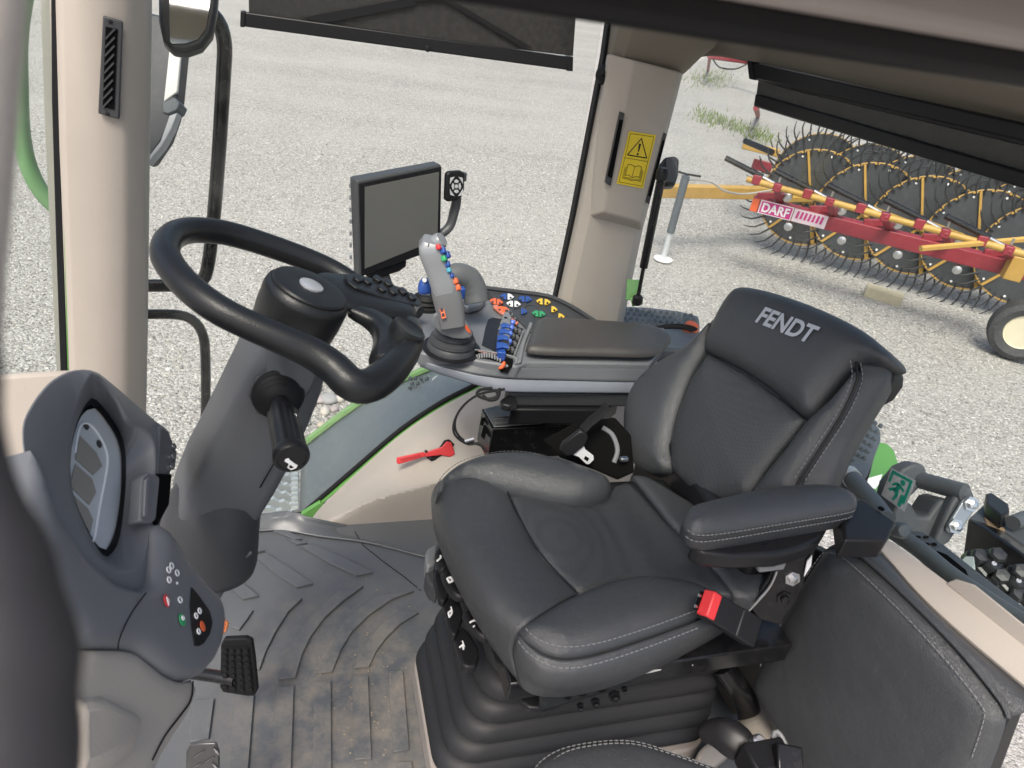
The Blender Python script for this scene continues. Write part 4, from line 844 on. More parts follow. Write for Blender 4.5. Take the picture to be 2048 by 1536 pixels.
# ---- backrest
B0, BR, BL = A(1400, 990, x=.87), A(1480, 557, x=1.04), A(1790, 700, x=1.11)
pbk = tri(B0, BR, BL)
bx = lambda pts, h=0: [pbk.at(a, b, h) for a, b in pts]
bu = lambda pts: [pbk.px(a, b) for a, b in pts]
bmap = lambda h0: (lambda u, v, h: pbk.to(u, v, h0 + h))
OUT = [(1488, 566), (1560, 585), (1650, 618), (1718, 662), (1742, 705), (1732, 745), (1698, 800), (1654, 880), (1618, 965), (1580, 1010), (1400, 1000), (1340, 950), (1290, 936), (1262, 905), (1246, 850), (1250, 800), (1275, 748), (1330, 708), (1400, 662), (1450, 600)]
bk_ = slab('backrest_shell', bx(OUT, -.012), -pbk.N * .065, LEATH, seat, bevel=.03, seg=4)
hb = pillow('head_bolster', bu([(1488, 574), (1550, 586), (1640, 618), (1720, 658), (1772, 700), (1784, 722), (1764, 728), (1730, 726), (1700, 745), (1666, 785), (1635, 826), (1616, 838), (1598, 828), (1545, 782), (1490, 744), (1442, 718), (1416, 706), (1410, 690), (1416, 668), (1440, 618), (1464, 584)]), bmap(-.005), LEATH, seat, thick=.024, r=.04, crown=.016, res=.018, depth=.06)
pillow('center_back', bu([(1416, 708), (1490, 748), (1560, 798), (1612, 840), (1590, 872), (1560, 908), (1530, 948), (1500, 995), (1400, 1000), (1342, 938), (1342, 882), (1356, 822), (1382, 758)]), bmap(-.004), LEATHP, seat, thick=.014, r=.03, crown=.016, res=.018, depth=.02, round_=False)
pillow('right_wing', bu([(1466, 590), (1422, 640), (1412, 698), (1382, 755), (1354, 828), (1341, 890), (1341, 940), (1295, 945), (1262, 920), (1248, 868), (1250, 812), (1272, 762), (1312, 726), (1372, 690), (1430, 630)]), bmap(-.006), LEATH, seat, thick=.022, r=.045, crown=.010, res=.018, depth=.06)
lw = pillow('left_wing', bu([(1616, 842), (1662, 800), (1700, 757), (1722, 735), (1724, 770), (1692, 838), (1645, 910), (1606, 970), (1594, 995), (1505, 1000), (1532, 950), (1572, 900)]), bmap(-.006), LEATH, seat, thick=.028, r=.045, crown=.010, res=.018, depth=.03)
seam = [(1722, 728), (1724, 768), (1692, 838), (1645, 910), (1606, 970), (1590, 1010)]
seam2 = [(1764, 716), (1758, 752), (1726, 808), (1686, 876), (1650, 955), (1635, 1010)]
sidep = patch('side_back', [bx(seam, .004), [a + (b - a) * .5 + pbk.N * .006 for a, b in zip(bx(seam, 0), bx(seam2, -.03))], bx(seam2, -.03), bx([(a - 6, b + 4) for a, b in seam2], -.07)], LEATH, seat, nu=30, nv=16, solid=.008)
mb = MB(); dash(mb, bx([(a - 12, b) for a, b in seam[:5]], .0195), .0011); dash(mb, bx([(a + 4, b + 2) for a, b in seam[:5]], .010), .0011); tag(mb.build('stitching', plain('mid_stitch', (.2, .2, .21), .7), sidep), kind='stuff')
MB().tube(bx([(a - 4, b + 1) for a, b in seam], .013), .0028, 6, smooth=30).build('piping', BLKP, sidep)
# lettering lies on the bolster surface
lt = pbk.at(1590, 662, .0362); ul = (pbk.at(1628, 686) - pbk.at(1528, 646)).normalized()
text('lettering', 'FENDT', SILVT, hb, lt, ul, pbk.N.cross(ul), .040, extrude=.0005, shear=.12, bold=.03, width=.158)
# belt guide behind the backrest
slab('belt_guide', [Plane(pbk.o - pbk.N * .05, pbk.U, pbk.V).at(a, b) for a, b in ((1700, 760), (1772, 726), (1788, 735), (1786, 758), (1766, 786), (1744, 798), (1690, 815))], -pbk.N * .05, BLKP, seat, bevel=.006)

MB().box((.92, 1.08, .60), (.12, .50, .22)).build('hinge_housing', BLKP, seat, bevel=.02, seg=3)
# ---- armrest on the left
za = .90
arm = thing('left_armrest', 'stitched black leather armrest on the near side of the driver seat', 'armrest', A(1540, 1040, z=.88))
AR = [(1366, 1045), (1376, 1022), (1410, 1010), (1500, 990), (1590, 978), (1660, 980), (1704, 1000), (1712, 1018), (1690, 1030), (1560, 1052), (1450, 1070), (1396, 1074), (1374, 1064)]
pad_ = pillow('pad', zxy(AR, .885), flatmap(.885), LEATH, arm, thick=.020, r=.03, crown=.008, res=.014, depth=.0)
lip0 = zp(AR, .886)
lipb = [(1362, 1062), (1372, 1034), (1410, 1018), (1500, 998), (1590, 986), (1668, 990), (1716, 1014), (1720, 1034), (1694, 1052), (1562, 1078), (1452, 1098), (1396, 1100), (1370, 1084)]
n_ = 80
MB().loft([cat(lip0, n_, True), cat([p + V((0, 0, -.022)) for p in zp([(a, b) for a, b in AR], .884)], n_, True), cat([p.lerp(V((.82, .78, .852)), .05) for p in [q + V((0, 0, -.034)) for q in zp(AR, .884)]], n_, True)], True, True).build('side_band', LEATH, pad_, angle=60)
mb = MB()
fr_ = [(1374, 1064), (1396, 1074), (1450, 1070), (1560, 1052), (1690, 1030), (1710, 1020)]
for dz, dy in ((.004, 0), (-.009, -.0012)): dash(mb, [p + V((0, dy, dz)) for p in zp(fr_, .886)], .0012, seg=.005, gap=.003)
tag(mb.build('stitching', STITCH, pad_), kind='stuff')
def arm_pts(pts, z): return zp(pts, z)
slab('control_box', zp([(1380, 1088), (1420, 1078), (1560, 1062), (1660, 1048), (1640, 1080), (1600, 1098), (1560, 1108), (1470, 1112), (1405, 1105)], .85), (0, 0, -.035), BLKP, arm, bevel=.008, seg=3)
ph_ = facing(A(1500, 1105, z=.83), A(1600, 1088, z=.83) - A(1450, 1112, z=.83), (0, 0, 1))
o = slab('switch', [ph_.at(a, b, .003) for a, b in ((1462, 1098), (1484, 1093), (1482, 1118), (1460, 1121))], ph_.N * .004, BLKP, arm, bevel=.001)
slab('symbol', [ph_.at(a, b, .0075) for a, b in ((1468, 1105), (1472, 1100), (1475, 1112), (1480, 1113), (1478, 1117), (1467, 1117))], ph_.N * .0005, WHITE, o)
for q in ((1530, 1088), (1556, 1086), (1606, 1084)): oval('push_button', q, 5, 8, BLKM, arm, ph_, .004)
slab('lever', [ph_.at(a, b, .006) for a, b in ((1504, 1114), (1512, 1108), (1560, 1104), (1562, 1112), (1556, 1126), (1506, 1132))], ph_.N * .012, MIDG, arm, bevel=.004, seg=3)
# carrier at the rear of the armrest
mb = MB(); mb.prism(zp([(1680, 1010), (1722, 995), (1795, 1045), (1775, 1080), (1690, 1080)], .87), (0, 0, -.045)); mb.build('hinge_box', BLKP, arm, bevel=.005)
MB().lathe([(.006, 0), (.006, .002), (.003, .003)], A(1762, 1018, z=.872), (0, 0, 1), 12).build('plug', BLACKF, arm)
pa = facing(A(1575, 1170, d=1.56), RX, UY - FWD * .3)
slab('bracket', [pa.at(a, b) for a, b in ((1560, 1100), (1608, 1090), (1632, 1100), (1600, 1190), (1560, 1250), (1520, 1240), (1500, 1215), (1540, 1150))], -pa.N * .012, BLKM, arm, bevel=.002)
for q in ((1584, 1156), (1568, 1196)):
    o = MB().lathe([(.016, 0), (.016, .004), (.009, .004), (.009, .010), (.003, .011)], pa.at(*q), pa.N, 6).build('bolt', STEEL if q[0] > 1580 else BLKM, arm, smooth=False)
MB().tube([pa.at(a, b, .004) for a, b in ((1552, 1140), (1535, 1175), (1490, 1225))], .003, 8, smooth=12).build('rod', STEEL, arm)
slab('rack', [pa.at(a, b, .003) for a, b in ((1612, 1120), (1622, 1108), (1620, 1128), (1606, 1150))], pa.N * .003, WHITE, arm)

# ---- suspension, frame, bellows
MB().box((.66, .96, .525), (.60, .46, .05)).build('seat_frame', BLKM, seat, bevel=.004)
slab('side_rail', zp([(1075, 1405), (1490, 1292), (1492, 1308), (1080, 1424)], .49), (0, .02, .03), BLKM, seat, bevel=.003)
slab('rail_flange', zp([(1170, 1370), (1490, 1285), (1492, 1296), (1180, 1384)], .515), (0, .004, .012), BLKM, seat, bevel=.002)
for q, s in (((1190, 1402), .009), ((1228, 1390), .012), ((1248, 1376), .006), ((1160, 1410), .007)):
    MB().lathe([(s, 0), (s, .006), (s * .55, .006), (s * .55, .014), (s * .2, .015)], A(*q, z=.505), (-.2, -1, .3), 6).build('bolt', BLKM, seat, smooth=False)
MB().tube(zp([(1285, 1345), (1310, 1340), (1350, 1330), (1385, 1328), (1400, 1322)], .53), .003, 6, smooth=20).build('cable', plain('pale_cable', (.5, .5, .48), .5), seat)
def rrect(cx, cy, hx, hy, r, z, n=14):
    out = []
    for sx, sy, a0 in ((1, 1, 0), (-1, 1, 90), (-1, -1, 180), (1, -1, 270)):
        for k in range(n):
            a = math.radians(a0 + 90 * k / (n - 1)); out.append(V((cx + sx * (hx - r) + r * math.cos(a), cy + sy * (hy - r) + r * math.sin(a), z)))
    return out
BELM = plain('bellows_rubber', (.020, .0205, .0225), .5, grain=.25, spec=.3)
rg = []; nf = 6; z0, z1 = .07, .455
for k in range(nf):
    zb = z0 + (z1 - z0) * k / nf; hgt = (z1 - z0) / nf; g_ = .012 * (nf - 1 - k)
    for fz, fo in ((0, -.028), (.05, -.026), (.2, -.004), (.42, .004), (.72, .0), (.9, -.012), (.97, -.026)):
        rg.append(rrect(.635 + .005 * k, 1.005, .345 - .012 * k + fo, .19 + fo - .002 * k, .075, zb + hgt * fz))
rg.append(rrect(.66, 1.0, .27, .165, .07, z1 + .005)); rg.append(rrect(.66, 1.0, .26, .16, .07, z1 + .05))
MB().loft(rg).build('bellows', BELM, seat, angle=50)
slab('base_plinth', rrect(.635, 1.005, .35, .20, .08, 0.003), (0, 0, .07), plain('plinth_beige', (.30, .265, .235), .6), seat, bevel=.006)
MB().tube([A(1445, 1330, z=.36), A(1490, 1400, z=.28), A(1500, 1440, z=.2)], .028, 14, smooth=12).build('damper', BLKM, seat)
# front controls
def c7(pts): return [(840 + a / 5.12, 1040 + b / 5.12) for a, b in pts]
def ctl(name, pts, z, th, m, up=(0, 0, 1), **k): return slab(name, zp(c7(pts), z), V(up) * -th, m, seat, **k)
ctl('control_box', [(55, 340), (80, 290), (140, 255), (190, 245), (160, 440), (75, 480), (60, 440)], .50, .05, MIDG, bevel=.006)
ctl('control_box', [(50, 540), (70, 500), (150, 480), (160, 560), (190, 700), (150, 690), (90, 640)], .48, .05, DARKG, bevel=.006)
pads = [([(150, 480), (205, 520), (310, 740), (240, 840), (195, 800), (140, 600)], .50), ([(235, 860), (310, 770), (410, 830), (450, 970), (420, 1050), (370, 1180), (320, 1170), (280, 1060)], .485), ([(345, 1200), (430, 1080), (510, 1150), (600, 1310), (610, 1400), (570, 1500), (480, 1510), (430, 1480)], .47)]
for q, z in pads: ctl('control_paddle', q, z, .022, BLKP, bevel=.005, seg=3)
def loop_handle(pts, hole, z):
    n = 40; o_ = [A(*p, z=z) for p in c7(pts)]; O = cat(o_, n, True); c = sum(O, V()) / n
    h_ = [A(*p, z=z) for p in c7(hole)]; H = cat(h_, n, True)
    # match starts
    k0 = min(range(n), key=lambda k: -(H[k] - c).normalized().dot((O[0] - c).normalized())); H = H[k0:] + H[:k0]
    if (H[3] - H[0]).dot(O[3] - O[0]) < 0: H = [H[0]] + H[1:][::-1]
    up = V((0, 0, 1)); rings = [[p - up * .006 for p in O], [p + up * .006 for p in O], [p.lerp(q, .3) + up * .011 for p, q in zip(O, H)], [p.lerp(q, .75) + up * .010 for p, q in zip(O, H)], [p + up * .004 for p in H], [p - up * .008 for p in H], [p - up * .006 for p in O]]
    return MB().loft(rings, True, False).build('loop_handle', BLKP, seat, angle=60)
loop_handle([(150, 380), (165, 320), (195, 280), (240, 262), (280, 310), (335, 450), (300, 500), (220, 540), (175, 480)], [(250, 360), (275, 350), (305, 450), (280, 470)], .525)
loop_handle([(210, 560), (225, 520), (255, 498), (345, 488), (425, 590), (515, 780), (480, 812), (400, 822), (320, 780), (255, 680)], [(345, 570), (385, 555), (465, 715), (430, 745)], .52)
loop_handle([(435, 990), (455, 950), (490, 928), (555, 912), (645, 1080), (705, 1218), (640, 1232), (560, 1180), (480, 1090)], [(540, 990), (575, 985), (620, 1100), (590, 1110)], .52)
gl = MB()
def glyph(pts, z, w=.0016):
    for i in range(len(pts) - 1): gl.tube([A(*p, z=z) for p in c7([pts[i], pts[i + 1]])], w, 5)
for (ox, oy, z) in ((215, 385, .537),): glyph([(ox - 40, oy + 35), (ox, oy), (ox - 5, oy - 20)], z, .0022); glyph([(ox + 28, oy - 25), (ox + 36, oy - 12)], z)
glyph([(278, 600), (300, 640), (335, 625), (315, 585), (278, 600)], .533, .0025); glyph([(330, 580), (355, 595), (365, 630)], .533)
glyph([(290, 950), (300, 995), (325, 960), (318, 925), (290, 950)], .487, .002); glyph([(318, 890), (330, 945)], .487)
glyph([(510, 1050), (560, 1025), (595, 1055)], .533, .0022); glyph([(545, 1095), (560, 1082)], .533)
glyph([(405, 1305), (440, 1275), (445, 1325)], .472, .002); glyph([(435, 1240), (455, 1300)], .472)
gl.build('control_symbols', WHITE, seat)
o = slab('release_handle', zp([(1040, 1400), (1048, 1386), (1075, 1380), (1130, 1384), (1133, 1396), (1118, 1410), (1090, 1418), (1058, 1416)], .47), (0, 0, -.016), BLKP, seat, bevel=.005, seg=3)
MB().prism(zp([(1090, 1392), (1102, 1394), (1099, 1397), (1096, 1398), (1095, 1413), (1090, 1412)], .4715), (0, 0, .0008)).build('symbol', WHITE, o)
o = slab('release_handle', zp([(1332, 1300), (1345, 1285), (1375, 1268), (1395, 1250), (1414, 1250), (1420, 1268), (1408, 1286), (1375, 1304), (1345, 1308)], .53), (0, 0, -.016), BLKP, seat, bevel=.005, seg=3)
MB().prism(zp([(1392, 1262), (1400, 1260), (1402, 1266), (1412, 1270), (1410, 1273), (1399, 1269)], .5315), (0, 0, .0008)).build('symbol', WHITE, o)
# buckle
bc = thing('belt_buckle', 'black seat belt buckle with red release button beside the cushion', 'buckle', A(1460, 1240, d=1.40))
q0, q1 = A(1411, 1206, d=1.35), A(1522, 1274, d=1.47); bax = (q1 - q0).normalized(); bvd = (q0 - CAM).normalized()
bs = (A(1428, 1186, d=1.37) - A(1393, 1227, d=1.345)); bs = (bs - bax * bs.dot(bax)).normalized(); bnn = bax.cross(bs)
if bnn.dot(bvd) > 0: bnn = -bnn
MB().box(q0 + bax * .042, (.085, .052, .026), bax, bs).build('body', BLKP, bc, bevel=.004, seg=3)
MB().box(q0 + bax * .108, (.055, .054, .030), bax, bs).build('rear_cover', BLKP, bc, bevel=.004, seg=3)
MB().box(q0 + bax * .006 + bnn * .004, (.022, .046, .026), bax, bs).build('release_button', RED, bc, bevel=.003)
MB().box(q0 - bax * .004 - bnn * .010, (.008, .034, .006), bax, bs).build('slot', BLACKF, bc)
for s in (-.012, .008): MB().lathe([(.003, 0), (.003, .004)], q0 - bax * .008 + bs * s - bnn * .009, -bax, 8).build('latch_tip', STEEL, bc)
# belt tongue lying by the far bolster
tg_ = thing('belt_tongue', 'steel seat belt tongue with square hole by the backrest foot', 'belt tongue', A(1165, 905, d=1.78))
pt = facing(A(1165, 905, d=1.68), RX, UY - FWD * .4)
slab('grip', [pt.at(a, b) for a, b in ((1118, 895), (1125, 880), (1158, 856), (1168, 858), (1176, 870), (1170, 885), (1145, 905), (1130, 908))], pt.N * .016, BLKP, tg_, bevel=.004)
P4 = [(1145, 906), (1150, 902), (1166, 886), (1170, 896), (1186, 908), (1187, 916), (1178, 925), (1172, 925), (1156, 910)]
mb = MB(); ho = [(1170, 908), (1178, 913), (1174, 919), (1167, 914)]
mb.prism([pt.at(a, b, .006) for a, b in P4], pt.N * .003); mb.build('plate', plain('bright_steel', (.72, .73, .74), .35, metal=.15), tg_, bevel=.0008)
slab('square_hole', [pt.at(a, b, .0092) for a, b in ho], pt.N * .0005, BLACKF, tg_)
MB().tube([pt.at(a, b, -.004) for a, b in ((1165, 862), (1180, 845), (1200, 830), (1215, 812))], .016, 8, flat=.2).build('webbing', BLKR, tg_)
# clutter of black brackets between seat and console
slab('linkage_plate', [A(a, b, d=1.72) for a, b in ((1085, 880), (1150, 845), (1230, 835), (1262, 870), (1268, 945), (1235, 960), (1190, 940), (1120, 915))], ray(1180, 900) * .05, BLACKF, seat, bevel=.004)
MB().tube([A(a, b, d=1.715) for a, b in ((1205, 855), (1225, 870), (1235, 900), (1228, 925))], .006, 8, smooth=14).build('belt_bracket', MIDG, seat)
MB().box(A(1248, 918, d=1.70), (.02, .012, .01)).build('steel_clip', STEEL, seat, bevel=.002)
# ================================================================== RIGHT ARMREST CONSOLE
con = thing('armrest_console', 'grey right armrest console with padded lid and coloured switches', 'console', A(1050, 800, z=.5))
ZT = .735
def c4(x, y): return (820 + x / 5.12, 460 + y / 5.12)
def c6(x, y): return (660 + x / 2.56, 300 + y / 2.56)
TOP = [(842, 706), (878, 712), (916, 714), (960, 722), (1035, 733), (1054, 724), (1150, 725), (1300, 728), (1330, 690), (1330, 655), (1190, 648), (1062, 650), (1015, 612), (975, 598), (905, 588), (850, 602), (822, 628), (818, 668), (828, 695)]
slab('top_shell', zp(TOP, ZT), (0, 0, -.040), plain('console_grey', (.15, .157, .168), .4, grain=.25), con, bevel=.006, seg=3)
bt = [(838, 716), (862, 727), (933, 745), (976, 752), (1023, 757), (1130, 760), (1246, 763), (1330, 764)]
bb = [(840, 732), (870, 744), (941, 766), (976, 775), (1012, 782), (1120, 784), (1238, 785), (1330, 786)]
zt_ = [.712, .708, .702, .699, .697, .695, .693, .692]; zb_ = [.690, .684, .676, .672, .669, .667, .665, .664]
rt = [A(*p, z=z) for p, z in zip(bt, zt_)]; rbm = [A(*p, z=z) for p, z in zip(bb, zb_)]
ru = zp([(836, 704), (866, 712), (935, 724), (976, 730), (1023, 736), (1130, 734), (1246, 736), (1330, 738)], ZT - .012)
patch('side_face', [ru, rt], DASHG, con, nu=40, nv=6, solid=.03, offset=-1)
patch('side_band', [[p + V((0, -.004, 0)) for p in rt], [p.lerp(q, .5) + V((0, -.006, 0)) for p, q in zip(rt, rbm)], [p + V((0, -.003, 0)) for p in rbm]], TRIMB, con, nu=40, nv=8, solid=.02)
patch('underside', [rbm, [p + V((.02, .12, -.005)) for p in rbm], [p + V((.04, .24, .0)) for p in rbm]], DARKG, con, nu=30, nv=8, solid=.008)
slab('lower_box', zp([(1021, 786), (1240, 788), (1330, 790), (1330, 740), (1060, 740), (1010, 775)], .655), (0, 0, -.045), DARKG, con, bevel=.008, seg=3)
slab('box_nose', zp([(1000, 800), (1012, 790), (1030, 790), (1036, 806), (1020, 812), (1004, 808)], .645), (0, 0, -.02), BLKP, con, bevel=.004)
slab('support', zp([(1020, 818), (1210, 820), (1240, 800), (1050, 790)], .61), (0, 0, -.05), BLKP, con, bevel=.005)
# pad lid
LID = [(1056, 708), (1053, 697), (1068, 655), (1078, 646), (1100, 644), (1226, 652), (1300, 660), (1340, 680), (1330, 700), (1296, 716), (1200, 715), (1100, 713)]
slab('lid_frame', zp(LID, ZT + .008), (0, 0, .012), DARKG, con, bevel=.003)
pillow('lid_pad', zxy([(a, b - 3) for a, b in LID], ZT + .02), flatmap(ZT + .02), LEATHW, con, thick=.018, r=.022, crown=.004, res=.016, depth=.002)
slab('lid_lip', zp([(1042, 728), (1050, 690), (1066, 650), (1058, 648), (1042, 690), (1034, 730)], ZT + .001), (0, 0, .008), MIDG, con, bevel=.003)
# keypad field
kp = thing('keypad', 'dark keypad beside the armrest with coloured leaf-shaped keys', 'keypad', A(1080, 620, z=.73))
ZK = .742
slab('tray', zp([(964, 575), (975, 573), (1080, 588), (1112, 596), (1150, 615), (1195, 645), (1120, 662), (1060, 662), (1010, 612)], ZK), (0, 0, -.03), DARKG, kp, bevel=.004)
MB().tube(zp([(966, 575), (1080, 589), (1112, 598), (1150, 617), (1196, 647)], ZK + .006), .007, 8, smooth=40).build('rim', DARKG, kp)
KEYS = [(955, 688, 'b', -1), (1030, 693, 'w', 1), (1140, 712, 'b', -1), (1215, 718, 'b', 1), (1325, 738, 'y', -1), (1408, 748, 'y', 1), (848, 735, 'r', -1), (920, 748, 'r', 1), (1020, 762, 'w', -1), (1100, 768, 'w', 1), (1478, 822, 'y', 1), (918, 815, 'r', -1), (982, 825, 'r', 1), (1168, 845, 'b', 1), (1280, 862, 'g', -1), (1355, 870, 'g', 1), (1550, 895, 'y', 1)]
KM = {'b': BLUE, 'w': WHITE, 'y': YELLB, 'r': ORANGE, 'g': GREENB}
for x, y, c, s in KEYS:
    P = [c4(x + s * a, y + b + s * a * .12) for a, b in ((-32, -28), (0, -24), (34, 0), (0, 24), (-32, 28))]
    o = slab('key', zp(P, ZK + .002), (0, 0, .005), KM[c], kp, bevel=.0015)
    slab('symbol', zp([c4(x + a, y + b) for a, b in ((-12, -8), (8, -10), (10, 8), (-10, 9))], ZK + .0072), (0, 0, .0005), BLKP if c in 'wy' else DARKG, o)
for x, y in ((800, 660), (1240, 790), (1120, 820)): MB().tube([A(*c4(x + 60 * math.cos(t), y + 22 * math.sin(t)), z=ZK + .001) for t in [math.pi * (1 + k / 10) for k in range(11)]], .0015, 5).build('guide_ridge', DARKG, kp)
# rocker block
rk = thing('rocker_block', 'row of blue and grey hydraulic rocker switches in a dark well', 'switch block', A(1005, 680, z=.74))
slab('well', zp([c4(*q) for q in ((735, 1180), (770, 1010), (800, 920), (840, 900), (935, 915), (1170, 1020), (1160, 1080), (1060, 1300), (900, 1260), (800, 1210))], ZT + .001), (0, 0, .0012), BLKP, rk)
for i, (x, y) in enumerate(((965, 955), (950, 1010), (935, 1070), (930, 1150))):
    w = 1.0 + .08 * i
    o = slab('rocker', zp([c4(x + a * w, y + b * w) for a, b in ((-38, 20), (-10, -28), (30, -30), (62, 20), (60, 50), (20, 55), (-30, 50))], ZT + .003), (0, 0, .030), MIDG, rk, bevel=.004)
    slab('blue_edge', zp([c4(x + a * w, y + b * w) for a, b in ((-38, 22), (10, 12), (58, 30), (66, 60), (20, 50), (-36, 60))], ZT + .0335), (0, 0, .006), BLUE, o, bevel=.002)
    MB().lathe([(.008, 0), (.008, .012), (.004, .016)], A(*c4(x + 75, y + 15), z=ZT + .012), (.2, -.2, 1), 10).build('blue_tip', plain('light_blue', (.10, .18, .6), .35), o)
slab('blue_front', zp([c4(*q) for q in ((885, 1140), (900, 1130), (960, 1160), (985, 1260), (900, 1250))], ZT + .03), (0, 0, -.025), BLUE, rk, bevel=.002)
for i in range(4):
    for j in range(2):
        x, y = 1078 - i * 24 - 0 + j * 0, 1035 + i * 62
        slab('grey_key', zp([c4(x + a + j * 45 - 10, y + b + j * 22) for a, b in ((-18, -16), (14, -10), (26, 22), (-6, 22))], ZT + .003), (0, 0, .012), plain('key_grey', (.10, .10, .105), .5) if (i + j) == 0 else bpy.data.materials['key_grey'], rk, bevel=.002)
slab('rail', zp([c4(*q) for q in ((1150, 1040), (1170, 1040), (1075, 1300), (1055, 1300))], ZT + .002), (0, 0, .006), MIDG, rk, bevel=.001)
# thumb wheel housings
tw = thing('thumb_wheel', 'ribbed thumb wheel with orange tab on the console flank', 'thumb wheel', A(985, 728, z=.72))
pfl = tri(A(945, 712, z=.73), A(1030, 735, z=.73), A(985, 750, z=.70))
slab('recess', [pfl.at(*c4(*q), .002) for q in ((645, 1265), (660, 1240), (900, 1275), (1060, 1320), (1050, 1400), (1000, 1465), (940, 1460), (900, 1410), (860, 1350), (760, 1345), (700, 1385), (650, 1360))], pfl.N * .003, BLACKF, tw)
n = 11
for k in range(n):
    t = k / (n - 1); x = 670 + 260 * t; y = 1345 - 70 * math.sin(math.pi * (.15 + t * .7)) + 15 * t
    slab('wheel_rib', [pfl.at(*c4(*q), .006) for q in ((x - 11, y - 22), (x + 8, y - 26), (x + 12, y + 24), (x - 6, y + 30))], pfl.N * (.006 + .008 * math.sin(math.pi * t)), MIDG, tw, bevel=.001)
slab('orange_tab', [pfl.at(*c4(*q), .006) for q in ((958, 1352), (985, 1345), (990, 1385), (960, 1425), (920, 1430), (918, 1405), (950, 1390))], pfl.N * .016, ORANGE, tw, bevel=.003)
MB().tube([pfl.at(*c4(*q), .004) for q in ((625, 1300), (612, 1250), (640, 1225), (900, 1262), (1075, 1305), (1085, 1370))], .0022, 6, smooth=30).build('rim', MIDG, tw)
slab('print', [pfl.at(*c4(*q), .003) for q in ((705, 1238), (960, 1282), (956, 1292), (702, 1247))], pfl.N * .001, plain('pale_red', (.45, .2, .17), .6), tw)
tw2 = thing('thumb_wheel', 'second ribbed thumb wheel with red edge next to the keypad', 'thumb wheel', A(1012, 640, z=.74))
slab('rim', zp([c4(*q) for q in ((850, 785), (890, 790), (1010, 880), (1110, 965), (1090, 985), (900, 850), (850, 810))], ZT + .004), (0, 0, .008), plain('salmon', (.55, .18, .12), .5), tw2, bevel=.002)
for k in range(7): slab('wheel_rib', zp([c4(985 + k * 16 + a, 868 + k * 14 + b) for a, b in ((-6, -6), (8, -12), (14, 8), (0, 14))], ZT + .004), (0, 0, .016 + .004 * math.sin(k)), MIDG if k % 2 else DARKG, tw2, bevel=.001)

# joystick
js = thing('joystick', 'grey multifunction joystick with blue, red and orange buttons', 'joystick', A(905, 690, z=.735))
jb = A(903, 697, z=ZT)
MB().lathe([(.078, 0), (.078, .003), (.070, .004)], jb, (0, 0, 1), 36).build('base_ring', BLKP, js)
MB().lathe([(.066, .002), (.064, .012), (.058, .018), (.062, .022), (.060, .032), (.050, .038), (.053, .042), (.050, .052), (.040, .058), (.042, .062), (.036, .075)], jb, (.03, .02, 1), 36).build('gaiter', DARKG, js)
pj = facing(A(905, 655, d=1.80), RX + FWD * .1, UY - FWD * .75)
slab('flange', [pj.at(*c4(*q)) for q in ((228, 900), (240, 960), (320, 1045), (440, 1090), (540, 1097), (620, 1085), (638, 1055), (600, 960), (550, 890), (490, 830), (300, 820), (240, 850))], pj.N * .012, MIDG, js, bevel=.005, seg=3)
spine([(906, 655, 1.80, 25, .030), (902, 630, 1.795, 27, .034), (896, 600, 1.785, 29, .036), (891, 578, 1.78, 29, .036), (888, 562, 1.775, 25, .032)], pw_=4.5).build('lower_grip', plain('joy_grey', (.13, .132, .138), .4, grain=.2), js, bevel=.004)
spine([(890, 585, 1.775, 24, .030), (884, 562, 1.77, 25, .034), (877, 542, 1.765, 24, .034), (869, 520, 1.755, 25, .034), (864, 502, 1.75, 26, .035), (862, 488, 1.745, 24, .032), (864, 479, 1.74, 18, .024)], pw_=4.5).build('upper_grip', SILV, js, bevel=.004)
MB().tube([A(a, b, d=dd) for a, b, dd in ((858, 486, 1.715), (856, 500, 1.718), (862, 522, 1.724), (870, 545, 1.735), (880, 566, 1.742), (884, 582, 1.745))], .0012, 5, smooth=24).build('seam', DARKG, js)
MB().lathe([(.020, -.02), (.0205, .008), (.017, .014), (.0, .016)], A(876, 484, d=1.75), (.5, -.3, .6), 20).build('top_dome', SILV, js)
for q, m, sz, dd in (((872, 494), RED, .010, 1.735), ((881, 501), BLUE, .012, 1.742), ((889, 510), BLUE, .013, 1.752), ((883, 517), GREENB, .011, 1.745), ((890, 528), BLUE, .011, 1.755), ((893, 540), plain('teal', (.06, .3, .4), .35), .010, 1.757), ((898, 551), BLUE, .010, 1.765), ((906, 562), ORANGE, .011, 1.772), ((911, 575), ORANGE, .011, 1.775)):
    MB().box(A(q[0] + 5, q[1], d=dd - .024), (sz * 1.3, sz * 1.1, sz * 1.1), RX * .3 - UY * .9, V((.6, -.3, .4))).build('button', m, js, bevel=.003, seg=3)
po_ = facing(A(883, 622, d=1.757), RX, UY)
op_ = slab('orange_plate', [po_.at(*c4(*q)) for q in ((285, 745), (330, 735), (372, 900), (328, 912))], po_.N * .003, ORANGE, js, bevel=.001)
for k in range(3): slab('dark_key', [po_.at(*c4(x + k * 13, y + k * 50), .0035) for x, y in ((298, 758), (325, 752), (332, 782), (304, 788))], po_.N * .002, BLKP, op_)
slab('orange_mark', [pj.at(*c4(*q), .0125) for q in ((552, 940), (580, 950), (610, 990), (622, 1030), (590, 1015), (565, 980))], pj.N * .001, ORANGE, js)
